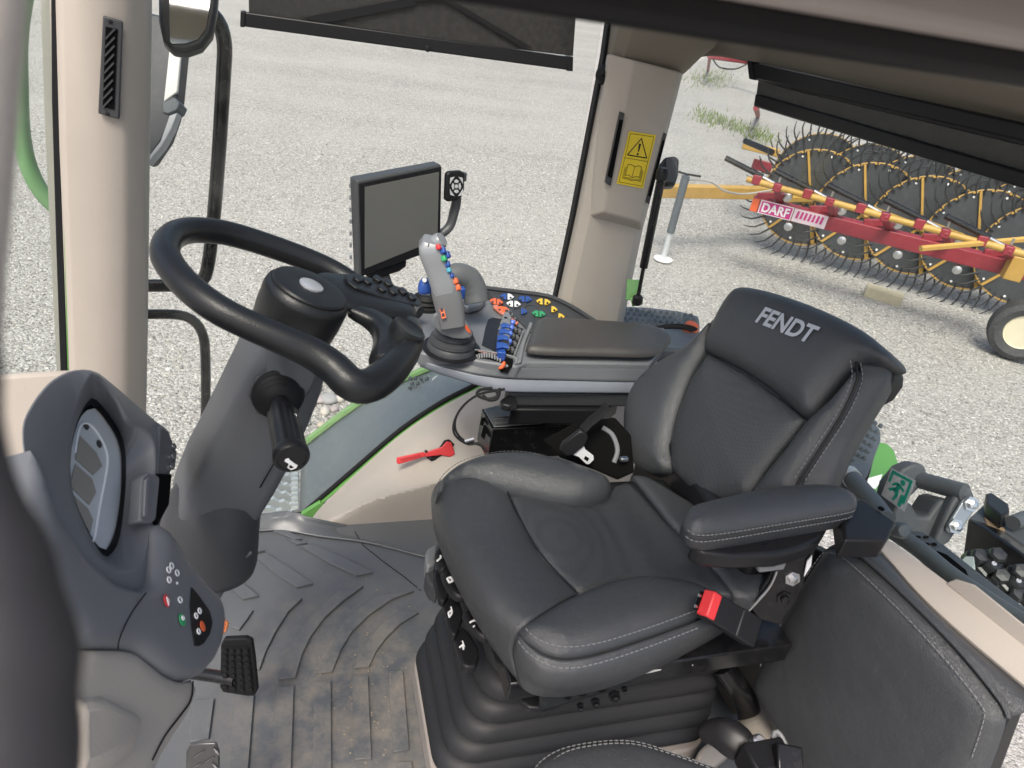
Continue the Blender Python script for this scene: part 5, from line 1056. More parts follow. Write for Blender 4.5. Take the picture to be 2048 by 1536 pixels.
# small blue lever
bl = thing('blue_lever', 'small lever with blue knob and black gaiter beside the joystick', 'lever', A(850, 610, z=.735))
lb_ = A(852, 612, z=ZT)
MB().lathe([(.050, 0), (.048, .008), (.040, .012), (.043, .018), (.036, .024), (.037, .030), (.026, .040)], lb_, (0, 0, 1), 28).build('gaiter', BLKR, bl)
spine([(851, 588, 1.86, 14, .02), (850, 578, 1.855, 15, .022), (850, 566, 1.85, 13, .02), (853, 556, 1.845, 7, .012)], pw_=2.6).build('knob', BLUE, bl, sub=1)
MB().lathe([(.006, 0), (.006, .001), (.003, .001)], A(849, 560, d=1.828), (CAM - A(849, 560, d=1.828)), 12).build('mark', WHITE, bl)
slab('grey_collar', [A(a, b, d=1.84) for a, b in ((840, 582), (861, 584), (860, 592), (842, 590))], ray(850, 587) * .02, MIDG, bl, bevel=.003)
# palm rest
pr = thing('palm_rest', 'thick grey curved palm rest tube rising from a silver collar', 'palm rest', A(950, 620, z=.735))
MB().tube([A(a, b, d=dd) for a, b, dd in ((892, 556, 1.93), (915, 551, 1.95), (935, 560, 1.97), (948, 582, 1.98), (953, 606, 1.98))], [.026, .034, .038, .037, .033], 20, smooth=30).build('tube', plain('palm_grey', (.11, .115, .12), .45), pr)
slab('collar', zp([(922, 622), (932, 610), (950, 606), (967, 600), (969, 612), (958, 622), (935, 628)], ZT + .004), (0, 0, .022), SILV, pr, bevel=.005)
MB().lathe([(.010, 0), (.010, .01), (.004, .012)], A(923, 612, z=ZT + .01), (0, -.5, 1), 12).build('lock_screw', BLKP, pr)
MB().box(A(924, 585, d=1.90), (.014, .02, .03)).build('blue_key', BLUE, pr, bevel=.003)

# terminal
tm = thing('terminal', 'flat grey touch screen terminal on an arm in front of the side window', 'screen', A(760, 580, d=1.95))
TL, TR_, BLp = A(713, 361, d=1.84), A(884, 329, d=1.95), A(718, 556, d=1.93)
pt_ = tri(TL, TR_, BLp)
fr = slab('casing', [pt_.at(a, b) for a, b in ((713, 361), (884, 329), (881, 497), (720, 556))], -pt_.N * .040, plain('terminal_grey', (.05, .053, .057), .42, grain=.2, spec=.35), tm, bevel=.006, seg=3)
slab('bezel', [pt_.at(a, b, .0005) for a, b in ((716, 366), (882, 333), (879, 494), (722, 552))], pt_.N * .003, BLKP, tm, bevel=.002)
slab('display', [pt_.at(a, b, .0038) for a, b in ((728, 373), (876, 343), (873, 478), (728, 536))], pt_.N * .001, SCREEN, tm, smooth=False)
for k in range(7): MB().box(pt_.at(714, 380 + k * 24) - pt_.N * .036, (.006, .006, .01)).build('rear_rib', MIDG, tm)
slab('rear_cover', [pt_.at(a, b, -.04) for a, b in ((722, 370), (876, 340), (873, 490), (726, 545))], -pt_.N * .018, MIDG, tm, bevel=.006)
kpad = slab('remote_pad', [pt_.at(a, b, .004) for a, b in ((886, 345), (892, 340), (914, 338), (922, 342), (921, 376), (912, 396), (888, 400), (884, 396))], pt_.N * .016, BLKP, tm, bevel=.005, seg=3)
for k in range(8):
    t0 = k / 8 * 2 * math.pi; c0 = (904, 368)
    if k % 2 == 0: P = [pt_.at(c0[0] + 7.5 * math.cos(t0 + a) * s, c0[1] + 11 * math.sin(t0 + a) * s, .021) for a, s in ((-.55, .75), (-.55, 1.15), (0, 1.25), (.55, 1.15), (.55, .75))]
    else: P = [pt_.at(c0[0] + x * math.copysign(1, math.cos(t0)), c0[1] + y * math.copysign(1, math.sin(t0)), .021) for x, y in ((4, 19), (12, 17), (13, 5), (10, 10))]
    slab('key', P, pt_.N * .0015, plain('pale_key', (.55, .56, .57), .4) if k == 0 else bpy.data.materials['pale_key'], kpad)
MB().lathe([(.005, 0), (.005, .002)], pt_.at(904, 368, .021), pt_.N, 12).build('key', bpy.data.materials['pale_key'], kpad)
MB().lathe([(.012, -.01), (.012, .01)], pt_.at(922, 352, .006), pt_.U, 16).build('side_wheel', DARKG, tm)
MB().tube([pt_.at(a, b, -.012) for a, b in ((916, 372), (918, 400), (912, 430), (904, 455), (888, 470), (872, 476))], [.016, .017, .017, .016, .016, .014], 12, smooth=24, flat=.8).build('grip_bar', plain('grip_grey', (.07, .072, .076), .4), tm)
slab('bottom_bracket', [pt_.at(a, b, -.004) for a, b in ((735, 552), (816, 522), (814, 535), (800, 545), (765, 556), (742, 562))], -pt_.N * .02, BLKP, tm, bevel=.004)
MB().tube([pt_.at(772, 540, -.03), A(775, 575, d=2.0), A(805, 605, d=1.98), A(840, 625, d=1.95)], .018, 12, smooth=16).build('arm', DARKG, tm)

# ---- steel bracket and cables under the console
sbx = thing('console_bracket', 'black steel slide bracket under the right console', 'bracket', A(1070, 870, z=.45))
MB().prism(zp([(963, 818), (1010, 806), (1230, 822), (1215, 848), (985, 858)], .53), (0, 0, -.11)).build('box', BLKM, sbx, bevel=.003)
slab('top_plate', zp([(968, 820), (1010, 809), (1100, 816), (1085, 848), (988, 855)], .532), (0, 0, .003), plain('plate_steel', (.33, .34, .35), .35, metal=.8), sbx, bevel=.001)
for k, (a, b, c, d_) in enumerate(((988, 843, 1092, 836), (990, 850, 1090, 843), (984, 836, 1094, 829))):
    MB().tube(zp([(a, b), (c, d_)], .537), .0035, 6).build('rail_edge', CHROME, sbx)
pbx = tri(A(975, 870, z=.48), A(1200, 865, z=.48), A(1000, 890, z=.44))
for q, s in (((1045, 862), .010), ((1028, 880), .008), ((1072, 868), .007), ((1010, 872), .007), ((1120, 862), .006)):
    MB().lathe([(s, 0), (s, .008), (s * .5, .012)], pbx.at(*q, .004), pbx.N, 8).build('bolt', STEEL, sbx, smooth=False)
MB().tube([pbx.at(a, b, .01) for a, b in ((1022, 882), (1048, 862))], .006, 8).build('link', BLKM, sbx)
pbl = tri(A(950, 880, z=.48), A(965, 830, z=.52), A(978, 890, z=.46))
for q in (((962, 835), (968, 838), (964, 852), (958, 850)), ((966, 850), (974, 856), (966, 880), (960, 872)), ((974, 852), (980, 855), (976, 870), (971, 868))):
    slab('slot', [pbl.at(a, b, .004) for a, b in q], pbl.N * .002, BLACKF, sbx)
cb = thing('cable_bundle', 'thin black looping cables hanging in front of the console bracket', 'cable', A(920, 850, d=1.85))
for pts, r in (([(1010, 778), (965, 786), (932, 806), (912, 835), (912, 862), (930, 882), (960, 890), (975, 905)], .0032), ([(1000, 780), (955, 790), (924, 815), (908, 845), (910, 870), (935, 888), (958, 885)], .003), ([(985, 776), (960, 780), (955, 790), (975, 798), (995, 792), (992, 780)], .0042), ([(1000, 776), (995, 796), (978, 800), (965, 790)], .0042)):
    MB().tube([A(a, b, d=1.84) for a, b in pts], r, 8, smooth=50).build('cable', BLKR, cb)
MB().tube([A(930, 884, d=1.835), A(948, 879, d=1.835)], .006, 8).build('plug', STEEL, cb)
# ================================================================== INSTRUCTOR SEAT
ins = thing('instructor_seat', 'folding black leather passenger seat with beige rear edge, bottom right corner', 'seat', A(1500, 1530, z=.3))
I0, I1, I2 = A(1690, 1090, z=.76), A(2013, 1420, z=.76), A(1516, 1383, z=.34)
pi = tri(I0, I1, I2)
iu = lambda pts: [pi.px(a, b) for a, b in pts]
imap = lambda h0: (lambda u, v, h: pi.to(u, v, h0 + h))
FACE = [(1648, 1112), (1668, 1096), (1696, 1100), (1740, 1132), (1830, 1216), (1920, 1310), (1996, 1404), (2012, 1436), (2005, 1470), (1975, 1550), (1930, 1640), (1640, 1600), (1600, 1530), (1550, 1450), (1518, 1390), (1514, 1360), (1540, 1300), (1604, 1180)]
ib = pillow('backrest', iu(FACE), imap(0), LEATHI, ins, thick=.026, r=.045, crown=.010, res=.022, depth=.0, round_=True)
BAND = [(1650, 1108), (1672, 1092), (1700, 1095), (1745, 1128), (1836, 1212), (1926, 1305), (2003, 1400), (2020, 1436)]
n = 40
b0 = cat([pi.at(a, b, .002) for a, b in BAND], n); BND2 = [(1668, 1094), (1700, 1082), (1738, 1086), (1778, 1122), (1835, 1188), (1912, 1262), (2048, 1376), (2090, 1415)]
off_ = lambda h: Plane(pi.o + pi.N * h, pi.U, pi.V)
b1 = cat([off_(-.05).at(a, b) for a, b in BND2], n)
MB().loft([b0, [p.lerp(q, .5) + V((0, 0, .004)) for p, q in zip(b0, b1)], b1], False).build('top_band', LEATHI, ib, solid=.008)
lb0 = cat([pi.at(a, b, .0) for a, b in ((1650, 1108), (1604, 1180), (1540, 1300), (1513, 1360), (1516, 1390), (1550, 1452), (1600, 1532), (1640, 1600))], n)
MB().loft([lb0, [p - pi.N * .03 for p in lb0], [p - pi.N * .06 + V((.01, 0, 0)) for p in lb0]], False).build('edge_band', LEATHI, ib, solid=.006)
slab('core', [pi.at(a, b, -.02) for a, b in ((1655, 1120), (1700, 1108), (2000, 1430), (1930, 1620), (1640, 1590), (1530, 1380))], -pi.N * .05, BLKP, ins, bevel=.01)
mb = MB(); inn = [(1538, 1330), (1606, 1192), (1656, 1114), (1676, 1104), (1700, 1112), (1738, 1142), (1826, 1226), (1914, 1320), (1980, 1402), (1988, 1432), (1960, 1520)]
dash(mb, [pi.at(a, b, .0255) for a, b in inn], .0011); dash(mb, [p + pi.N * .004 for p in cat([q.lerp(w, .12) for q, w in zip(b0, b1)], 14)][2:], .0011); tag(mb.build('stitching', STITCH, ib), kind='stuff')
MB().tube([p + pi.N * .001 for p in b0], .004, 8).build('piping', LEATHI, ib)
# beige rear trim
T0 = [(1694, 1084), (1712, 1076), (1745, 1084), (1780, 1120), (1837, 1185), (1912, 1256), (2048, 1370), (2120, 1430)]
T1 = [(1710, 1078), (1745, 1072), (1780, 1082), (1815, 1106), (1899, 1168), (1960, 1215), (2048, 1285), (2140, 1360)]
t0 = cat([off_(-.052).at(a, b) for a, b in T0], n); t1 = cat([off_(-.10).at(a, b) for a, b in T1], n)
MB().loft([[p + V((0, 0, -.02)) for p in t0], t0, [p.lerp(q, .5) + V((0, 0, .004)) for p, q in zip(t0, t1)], t1, [p + V((0, 0, -.03)) for p in t1]], False).build('rear_trim', BEIGE, ins, solid=.006)
slab('trim_plate', [off_(-.099).at(a, b) for a, b in ((1893, 1166), (1915, 1158), (1952, 1170), (2140, 1322), (2140, 1366))], pi.N * .004, BEIGE, ins, bevel=.003)
# cushion
CU = [(1050, 1575), (1075, 1532), (1120, 1504), (1180, 1490), (1245, 1486), (1300, 1496), (1400, 1530), (1480, 1562), (1540, 1610), (1500, 1700), (1100, 1700)]
ic = pillow('cushion', zxy(CU, .46), flatmap(.46), LEATHI, ins, thick=.022, r=.03, crown=.01, res=.02, depth=.06)
mb = MB(); dash(mb, [p + V((0, 0, .021)) for p in zp([(1085, 1550), (1125, 1518), (1182, 1504), (1245, 1500), (1300, 1510), (1400, 1544), (1470, 1574)], .46)], .0012); dash(mb, [p + V((0, 0, .008)) for p in zp([(1064, 1550), (1082, 1526), (1122, 1503), (1181, 1490), (1245, 1486), (1301, 1496), (1402, 1531), (1480, 1562)], .462)], .0012); tag(mb.build('stitching', STITCH, ic), kind='stuff')
# belt retractor between the seats
rt_ = thing('belt_retractor', 'black seat belt stub and retractor between the two seats', 'belt', A(1480, 1500, z=.3))
spine([(1395, 1470, 1.66, 10, .01), (1420, 1462, 1.655, 22, .02), (1450, 1468, 1.65, 32, .028), (1480, 1488, 1.65, 32, .028), (1500, 1510, 1.65, 22, .022)], pw_=2.6).build('cover', BLKP, rt_, sub=1)
MB().box(A(1530, 1525, d=1.62), (.09, .06, .06)).build('housing', BLKP, rt_, bevel=.006)
MB().lathe([(.012, 0), (.012, .02), (.008, .024)], A(1508, 1484, d=1.63), (0, -.4, 1), 16).build('button', STEEL, rt_)
MB().tube([A(a, b, d=1.66) for a, b in ((1545, 1490), (1550, 1465), (1560, 1470), (1575, 1500))], .006, 8, smooth=12).build('belt_guide', MIDG, rt_)
MB().box(A(1575, 1520, d=1.6), (.05, .05, .03), (1, -.4, 0), (0, 1, .4)).build('latch', BLKM, rt_, bevel=.004)
# beige wheel arch below, between the seats
wa = thing('wheel_arch', 'beige inner wheel arch showing between the two seats', 'trim panel', A(1500, 1450, z=.05))
patch('panel', [[A(a, b, z=.0) for a, b in ((1380, 1560), (1440, 1520), (1480, 1480))], [A(a, b, z=.12) for a, b in ((1400, 1500), (1460, 1455), (1510, 1400))], [A(a, b, z=.26) for a, b in ((1460, 1480), (1530, 1410), (1590, 1340))], [A(a, b, z=.30) for a, b in ((1560, 1540), (1640, 1440), (1720, 1380))]], BEIGE, wa, nu=20, nv=20, solid=.01)
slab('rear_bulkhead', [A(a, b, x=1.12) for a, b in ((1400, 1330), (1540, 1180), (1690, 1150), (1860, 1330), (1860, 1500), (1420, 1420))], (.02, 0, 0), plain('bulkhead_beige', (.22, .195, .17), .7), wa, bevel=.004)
mb = MB()
for k in range(9): mb.tube([A(1478 + k * 6, 1278 - k * 1, x=1.10), A(1500 + k * 6, 1312 - k * 1, x=1.10)], .003, 6)
mb.build('corrugated_hose', BLKR, wa)
slab('sill', xq([(1380, 690), (1420, 1000), (1700, 1130), (1900, 1260), (1900, 1300), (1560, 1200), (1380, 1000), (1330, 720)], 1.18), (.03, 0, 0), BLKP, wa, bevel=.004)

# ================================================================== TRACTOR REAR OUTSIDE
# left rear fender with studs
lf = thing('rear_fender', 'dark studded plastic fender behind the driver backrest', 'fender', A(1710, 960, d=2.25))
plf = tri(A(1735, 825, d=2.60), A(1762, 862, d=2.55), A(1680, 945, d=2.25))
slab('skin', [plf.at(a, b) for a, b in ((1726, 826), (1740, 832), (1764, 860), (1764, 880), (1738, 950), (1722, 965), (1704, 962), (1660, 980), (1640, 940), (1690, 860))], -plf.N * .03, FENDP, lf, bevel=.012, seg=3)
slab('side', [plf.at(a, b, -.01) for a, b in ((1764, 862), (1738, 950), (1720, 966), (1714, 1000), (1724, 1000), (1746, 940))], -plf.N * .06, FENDP, lf, bevel=.006)
for i in range(9):
    for j in range(4):
        x = 1732 - i * 6.5 + j * 8.5 + (j % 2) * 2; y = 838 + i * 13 + j * 5
        if y < 925: MB().lathe([(.008, -.002), (.007, .006), (.004, .011), (.0, .012)], plf.at(x, y), plf.N, 7).build('stud', FENDP, lf)
slab('lower_shell', [A(a, b, d=2.2) for a, b in ((1662, 930), (1700, 920), (1722, 950), (1735, 965), (1720, 1010), (1665, 1000))], ray(1690, 960) * .1, FENDP, lf, bevel=.01)
gf = thing('green_fender', 'green rear mudguard behind the studded fender', 'mudguard', A(1770, 1000, d=2.7))
pgf = tri(A(1745, 900, d=2.9), A(1790, 960, d=2.8), A(1760, 1040, d=2.6))
slab('skin', [pgf.at(a, b) for a, b in ((1758, 882), (1776, 886), (1790, 900), (1800, 930), (1800, 990), (1806, 1010), (1790, 1062), (1730, 1046), (1722, 960), (1742, 905))], -pgf.N * .05, TGREEN, gf, bevel=.01, seg=3)
slab('label_plate', [pgf.at(a, b, .003) for a, b in ((1735, 958), (1764, 950), (1758, 968), (1750, 980), (1733, 972))], pgf.N * .001, WHITE, gf)
tb = thing('roll_tube', 'grey steel tube with a pale clamp behind the seat', 'tube', A(1740, 990, d=2.15))
MB().tube([A(a, b, d=dd) for a, b, dd in ((1694, 946, 2.2), (1720, 975, 2.13), (1750, 1010, 2.06), (1772, 1040, 2.0))], .024, 14).build('tube', FENDP, tb)
MB().tube([A(1696, 948, d=2.192), A(1705, 958, d=2.17)], .0265, 14).build('clamp', plain('pale_steel', (.55, .55, .53), .4, metal=.4), tb)
# exit sticker on the rear pane
es = thing('exit_sticker', 'green and white running figure exit sticker on the rear glass', 'sticker', A(1795, 980, x=1.27))
pe = facing(A(1795, 980, x=XR + .052), (0, 1, 0), (0, 0, 1))
EL = [V((a, b, 0)) for a, b in ((1786, 940), (1827, 962), (1806, 1018), (1767, 990))]
def ep(u, v, h=0):
    q = EL[0].lerp(EL[1], u).lerp(EL[3].lerp(EL[2], u), v); return pe.at(q.x, q.y, h)
def film(name, tint, a):
    m, nt, b = newmat(name); out = nt.nodes['Material Output']; tr = N_(nt, 'ShaderNodeBsdfTransparent'); ms = N_(nt, 'ShaderNodeMixShader'); ms.inputs[0].default_value = a
    b.inputs['Base Color'].default_value = (*tint, 1); nt.links.new(tr.outputs[0], ms.inputs[1]); nt.links.new(b.outputs[0], ms.inputs[2]); nt.links.new(ms.outputs[0], out.inputs[0]); return m
slab('film', [ep(-.08, -.05, .0), ep(1.1, -.05, .0), ep(1.1, 1.05, .0), ep(-.08, 1.05, .0)], pe.N * .0006, film('clear_film', (.8, .82, .8), .3), es, smooth=False)
TEAL = plain('exit_green', (.02, .33, .22), .5); mb = MB()
def ef(pts): mb.prism([ep(u, v, .001) for u, v in pts], pe.N * .0006)
ef([(.0, .0), (1, .0), (1, .1), (.0, .1)]); ef([(.88, .1), (1, .1), (1, .85), (.88, .85)]); ef([(0, .1), (.1, .1), (.1, .45), (0, .45)])
ef([(.46, .3), (.62, .34), (.56, .56), (.38, .52)]); ef([(.38, .50), (.56, .55), (.62, .72), (.5, .95), (.42, .92), (.48, .72), (.34, .62)]); ef([(.34, .52), (.44, .6), (.2, .72), (.1, .66)])
ef([(.46, .3), (.3, .34), (.18, .48), (.24, .52), (.36, .42), (.5, .4)]); ef([(.6, .34), (.8, .44), (.78, .52), (.58, .44)]); ef([(.72, .6), (.88, .6), (.88, 1), (.72, 1)])
mb.lathe([(.0065, 0), (.0065, .0006)], ep(.62, .22, .001), pe.N, 12); mb.build('figure', TEAL, es, smooth=False)
# linkage clevis
cl = thing('linkage_clevis', 'grey cast clevis with bolted steel link behind the rear window', 'linkage', A(1880, 1060, d=2.2))
CAST = plain('cast_grey', (.085, .092, .10), .5, dust=.12)
pc = facing(A(1890, 1010, d=2.15), RX, UY)
slab('rear_lug', [pc.at(a, b, -.10) for a, b in ((1812, 1010), (1820, 978), (1848, 944), (1876, 932), (1898, 940), (1904, 962), (1888, 986), (1868, 1006), (1854, 1032), (1838, 1052), (1815, 1044))], -pc.N * .06, CAST, cl, bevel=.012, seg=3)
slab('front_lug', [pc.at(a, b) for a, b in ((1866, 1098), (1872, 1075), (1900, 1010), (1915, 985), (1930, 972), (1944, 976), (1950, 992), (1946, 1012), (1920, 1055), (1900, 1085), (1880, 1100))], -pc.N * .04, CAST, cl, bevel=.010, seg=3)
slab('web', [pc.at(a, b, -.03) for a, b in ((1796, 1040), (1814, 1000), (1838, 1012), (1850, 1036), (1870, 1038), (1892, 1004), (1912, 1000), (1884, 1090), (1830, 1096), (1798, 1080))], -pc.N * .10, CAST, cl, bevel=.010, seg=3)
MB().tube([pc.at(1872, 966, -.16), pc.at(1930, 985, .0)], .023, 18).build('pin', CAST, cl)
slab('steel_link', [pc.at(a, b, .004) for a, b in ((1886, 1058), (1890, 1046), (1918, 1000), (1932, 990), (1946, 996), (1948, 1012), (1938, 1026), (1918, 1056), (1904, 1064), (1892, 1064))], pc.N * .010, plain('zinc', (.38, .40, .42), .4, metal=.8), cl, bevel=.004)
for q in ((1934, 1006), (1903, 1050)): MB().lathe([(.020, 0), (.020, .006), (.012, .006), (.012, .016), (.006, .018)], pc.at(*q, .014), pc.N, 6).build('bolt', CHROME, cl, smooth=False)
slab('lower_arm', [pc.at(a, b, -.05) for a, b in ((1795, 1040), (1880, 1085), (1915, 1110), (1915, 1130), (1850, 1115), (1780, 1070))], -pc.N * .05, CAST, cl, bevel=.008)
# plate with oval opening and hydraulic couplers
hp_ = thing('coupler_plate', 'dark grey bracket plate with long oval opening and hydraulic couplers', 'bracket', A(1890, 1130, d=2.0))
php = tri(A(1800, 1075, d=2.05), A(1960, 1180, d=1.85), A(1860, 1150, d=1.90))
slab('plate', [php.at(a, b) for a, b in ((1795, 1068), (1822, 1060), (1845, 1062), (1890, 1090), (1990, 1170), (2100, 1250), (2080, 1290), (1960, 1200), (1880, 1150), (1815, 1095))], -php.N * .012, CAST, hp_, bevel=.004)
slab('oval_opening', [php.at(a, b, .002) for a, b in ((1868, 1108), (1876, 1104), (1895, 1112), (1932, 1142), (1936, 1152), (1928, 1155), (1895, 1138), (1870, 1118))], php.N * .001, BLACKF, hp_)
for q in ((1836, 1076), (1852, 1076), (1854, 1090), (1868, 1090)): MB().lathe([(.007, 0), (.007, .001)], php.at(*q, .002), php.N, 8).build('hole', BLACKF, hp_)
MB().tube([A(a, b, d=dd) for a, b, dd in ((1790, 1066, 2.0), (1840, 1100, 1.93), (1900, 1150, 1.85), (1980, 1205, 1.78), (2080, 1270, 1.7))], .020, 12, smooth=20).build('edge_tube', CAST, hp_)
for i, q in enumerate(((1950, 1120), (1972, 1138), (1996, 1158), (1985, 1118), (2020, 1172), (2035, 1150), (2025, 1195), (2045, 1205))):
    b_ = A(*q, d=2.15); o = MB().lathe([(.026, -.03), (.026, .006), (.018, .010), (.021, .016), (.021, .030), (.016, .036), (.0, .037)], b_, (-.3 + .2 * math.sin(i * 2.1), -.35, .85), 6).build('coupler', plain('coupler_grey', (.05, .053, .056), .3, metal=.5) if i == 0 else bpy.data.materials['coupler_grey'], hp_, smooth=False)
    if i in (1, 4): MB().lathe([(.006, 0), (.006, .006)], b_ + V((-.3, -.35, .85)).normalized() * .036, (-.3, -.35, .85), 8).build('coupler_tip', STEEL, o)
slab('pale_bracket', [php.at(a, b, -.05) for a, b in ((1900, 1098), (1925, 1075), (1942, 1075), (1944, 1095), (1925, 1110), (1912, 1112))], -php.N * .01, plain('pale_zinc', (.50, .55, .50), .5), hp_, bevel=.002)
MB().lathe([(.018, -.02), (.019, .01), (.012, .02), (.0, .022)], A(1800, 1060, d=1.85), (-.3, -.6, .5), 14).build('rubber_stop', FENDP, hp_)
bm_ = thing('hitch_beam', 'black box beam with rusty corner plate at the right edge', 'beam', A(2000, 1080, d=2.3))
pbm = tri(A(1935, 1040, d=2.35), A(2048, 1120, d=2.2), A(1960, 1100, d=2.3))
slab('front', [pbm.at(a, b) for a, b in ((1935, 1036), (1965, 1050), (2070, 1125), (2070, 1200), (2020, 1170), (1925, 1108))], -pbm.N * .15, BLKM, bm_, bevel=.006)
pbt = tri(A(1970, 1010, d=2.5), A(2060, 1060, d=2.4), A(1940, 1040, d=2.38))
slab('top', [pbt.at(a, b) for a, b in ((1938, 1036), (1968, 1008), (1990, 1015), (2070, 1060), (2070, 1120), (1965, 1050))], -pbt.N * .02, CAST, bm_, bevel=.004)
slab('rust_patch', [pbt.at(a, b, .002) for a, b in ((1968, 1036), (1985, 1042), (2010, 1058), (2008, 1072), (1990, 1070), (1975, 1054))], pbt.N * .001, plain('rust', (.30, .20, .12), .9, var=.4), bm_)
slab('step_block', [pbt.at(a, b, .004) for a, b in ((1966, 1015), (1978, 1012), (2012, 1036), (2014, 1050), (1998, 1062), (1985, 1050), (1968, 1036))], pbt.N * .04, BLKP, bm_, bevel=.005)
MB().tube([pbt.at(2022, 1066, .03), pbt.at(2070, 1048, .03)], .02, 12).build('pin', CAST, bm_)
# right rear fender, lamp, hoses, strut
rfr = thing('rear_fender', 'dark studded right rear fender low behind the console pillar', 'fender', A(1320, 650, d=2.7))
prf = tri(A(1250, 640, d=2.7), A(1400, 660, d=2.65), A(1300, 615, d=3.0))
slab('skin', [prf.at(a, b) for a, b in ((1225, 612), (1290, 614), (1360, 622), (1398, 632), (1400, 650), (1390, 700), (1220, 690))], -prf.N * .05, FENDP, rfr, bevel=.01)
for i in range(13):
    for j in range(4):
        x = 1238 + i * 12 + (j % 2) * 6; y = 619 + j * 9 + i * 1.2
        MB().lathe([(.010, -.002), (.008, .008), (.004, .013), (.0, .014)], prf.at(x, y), prf.N, 7).build('stud', FENDP, rfr)
lp = thing('indicator_lamp', 'small orange indicator lamp on the far fender', 'lamp', A(1388, 636, d=2.6))
MB().lathe([(.026, 0), (.028, .02), (.022, .035), (.0, .04)], A(1378, 664, d=2.62), (0, -.2, 1), 16).build('lens', ORANGE, lp)
MB().lathe([(.030, -.02), (.030, .004)], A(1378, 665, d=2.63), (0, -.2, 1), 16).build('base', BLKP, lp)
hs = thing('hose_coil', 'coil of thin black hoses on the far fender behind the armrest', 'hose', A(1345, 662, d=2.3))
for k in range(4): MB().tube([A(1300 + 3 * k + 42 + 42 * math.cos(t), 664 + 2 * k + 10 * math.sin(t) - k * 3, d=2.3) for t in [math.pi * (1 + q / 12) for q in range(13)]], .006, 8).build('hose', BLKR, hs)
gs = thing('gas_strut', 'black gas strut of the rear window beside the pillar', 'strut', A(1275, 605, d=2.25))
g0, g1, g2 = A(1324, 350, d=2.12), A(1287, 535, d=2.2), A(1275, 600, d=2.23)
MB().tube([g0, g1], .0125, 14).build('cylinder', BLKM, gs); MB().tube([g1, g2], .006, 12).build('rod', BLKM, gs)
MB().lathe([(.010, -.02), (.017, -.012), (.017, .012), (.011, .02)], g0, (g0 - g1), 14).build('upper_joint', BLKP, gs); MB().lathe([(.010, -.016), (.016, -.008), (.016, .010), (.010, .016)], g2, (g1 - g2), 14).build('lower_joint', BLKP, gs)
slab('green_bracket', [A(a, b, d=2.28) for a, b in ((1254, 558), (1279, 560), (1277, 602), (1251, 600))], ray(1265, 580) * .012, TGREEN, gs, bevel=.002)
MB().lathe([(.018, 0), (.020, .03), (.014, .035)], A(1262, 602, d=2.26), (.6, -.2, .3), 14).build('green_boss', TGREEN, gs)
wlp = thing('work_lamp', 'black square work lamp outside behind the gas strut', 'lamp', A(1340, 340, d=2.8))
pw2 = facing(A(1340, 340, d=2.7), RX, UY)
slab('housing', [pw2.at(a, b) for a, b in ((1318, 330), (1330, 314), (1350, 311), (1359, 318), (1357, 350), (1350, 372), (1325, 372), (1316, 350))], -pw2.N * .05, BLKP, wlp, bevel=.008, seg=3)
slab('lens_rim', [pw2.at(a, b, .002) for a, b in ((1332, 318), (1354, 318), (1352, 350), (1346, 366), (1328, 366))], pw2.N * .006, DARKG, wlp, bevel=.004)
# ================================================================== YARD: wheel rake, implements, block
RKY = plain('rake_yellow', (.46, .275, .06), .5, var=.25, dust=.2); RKR = plain('rake_red', (.25, .022, .035), .45, var=.15, dust=.12); RKB = plain('wind_panel', (.045, .05, .055), .5, var=.25, dust=.1)
TINE = plain('tine_steel', (.03, .03, .032), .45)
rake = thing('wheel_rake', 'yellow and red wheel rake with big dark toothed discs', 'hay rake', A(1620, 520, z=GZ))
ZC = GZ + .78
W = [A(a, b, z=ZC) for a, b in ((1621, 397), (1731, 425), (1843, 453), (1956, 482), (2068, 511))]
Ld = (W[3] - W[0]).normalized(); tocam = V((CAM.x - W[1].x, CAM.y - W[1].y, 0)).normalized()
nrm = (tocam + Ld * .18).normalized(); e1 = V((0, 0, 1)).cross(nrm).normalized(); e2 = V((0, 0, 1))
Rr = 85 * (W[0] - CAM).length / FPX
def mesh_only(mb, name, mat):
    o = mb.build(name, mat, None); me = o.data; me.transform(Matrix.Translation(o.location)); bpy.data.objects.remove(o); WLOC.pop(name, None); return me
def ring(R, t): return e1 * (R * math.cos(t)) + e2 * (R * math.sin(t))
mb = MB(); mb.lathe([(Rr * .985, -.004), (Rr * .985, .004)], (0, 0, 0), nrm, 48); d_me = mesh_only(mb, 'wind_disc', RKB)
mb = MB(); mb.tube([ring(Rr, 2 * math.pi * k / 48) for k in range(48)], .008, 6, closed=True); r_me = mesh_only(mb, 'rim', RKY)
mb = MB(); mb.box(ring(Rr * .5, 0) + nrm * .018, (Rr * .96, .042, .022), e1, e2); s_me = []
for k in range(6):
    t = math.radians(52 + 60 * k); d = ring(1, t); q = nrm.cross(d); mb = MB(); mb.box(d * (Rr * .5) + nrm * .02, (Rr * .97, .045 if k % 2 == 0 else .026, .02), d, q); s_me.append(mesh_only(mb, 'spoke', RKY))
mb = MB()
for k in range(40):
    t = 2 * math.pi * k / 40; a = ring(Rr, t) + nrm * .02; d = ring(1, t); s = ring(1, t + math.pi / 2)
    mb.tube([a - d * .05, a + d * .05 + s * -.01, a + d * .13 - s * .03 + nrm * .02, a + d * .19 - s * .075 + nrm * .03, a + d * .235 - s * .12 + nrm * .03], [.012, .012, .010, .008, .004], 5)
t_me = mesh_only(mb, 'tines', TINE)
mb = MB()
for k in range(20):
    t = 2 * math.pi * (k + .5) / 20; mb.box(ring(Rr * .99, t) + nrm * .022, (.05, .022, .012), ring(1, t + math.pi / 2), ring(1, t))
c_me = mesh_only(mb, 'clips', RKY)
mb = MB()
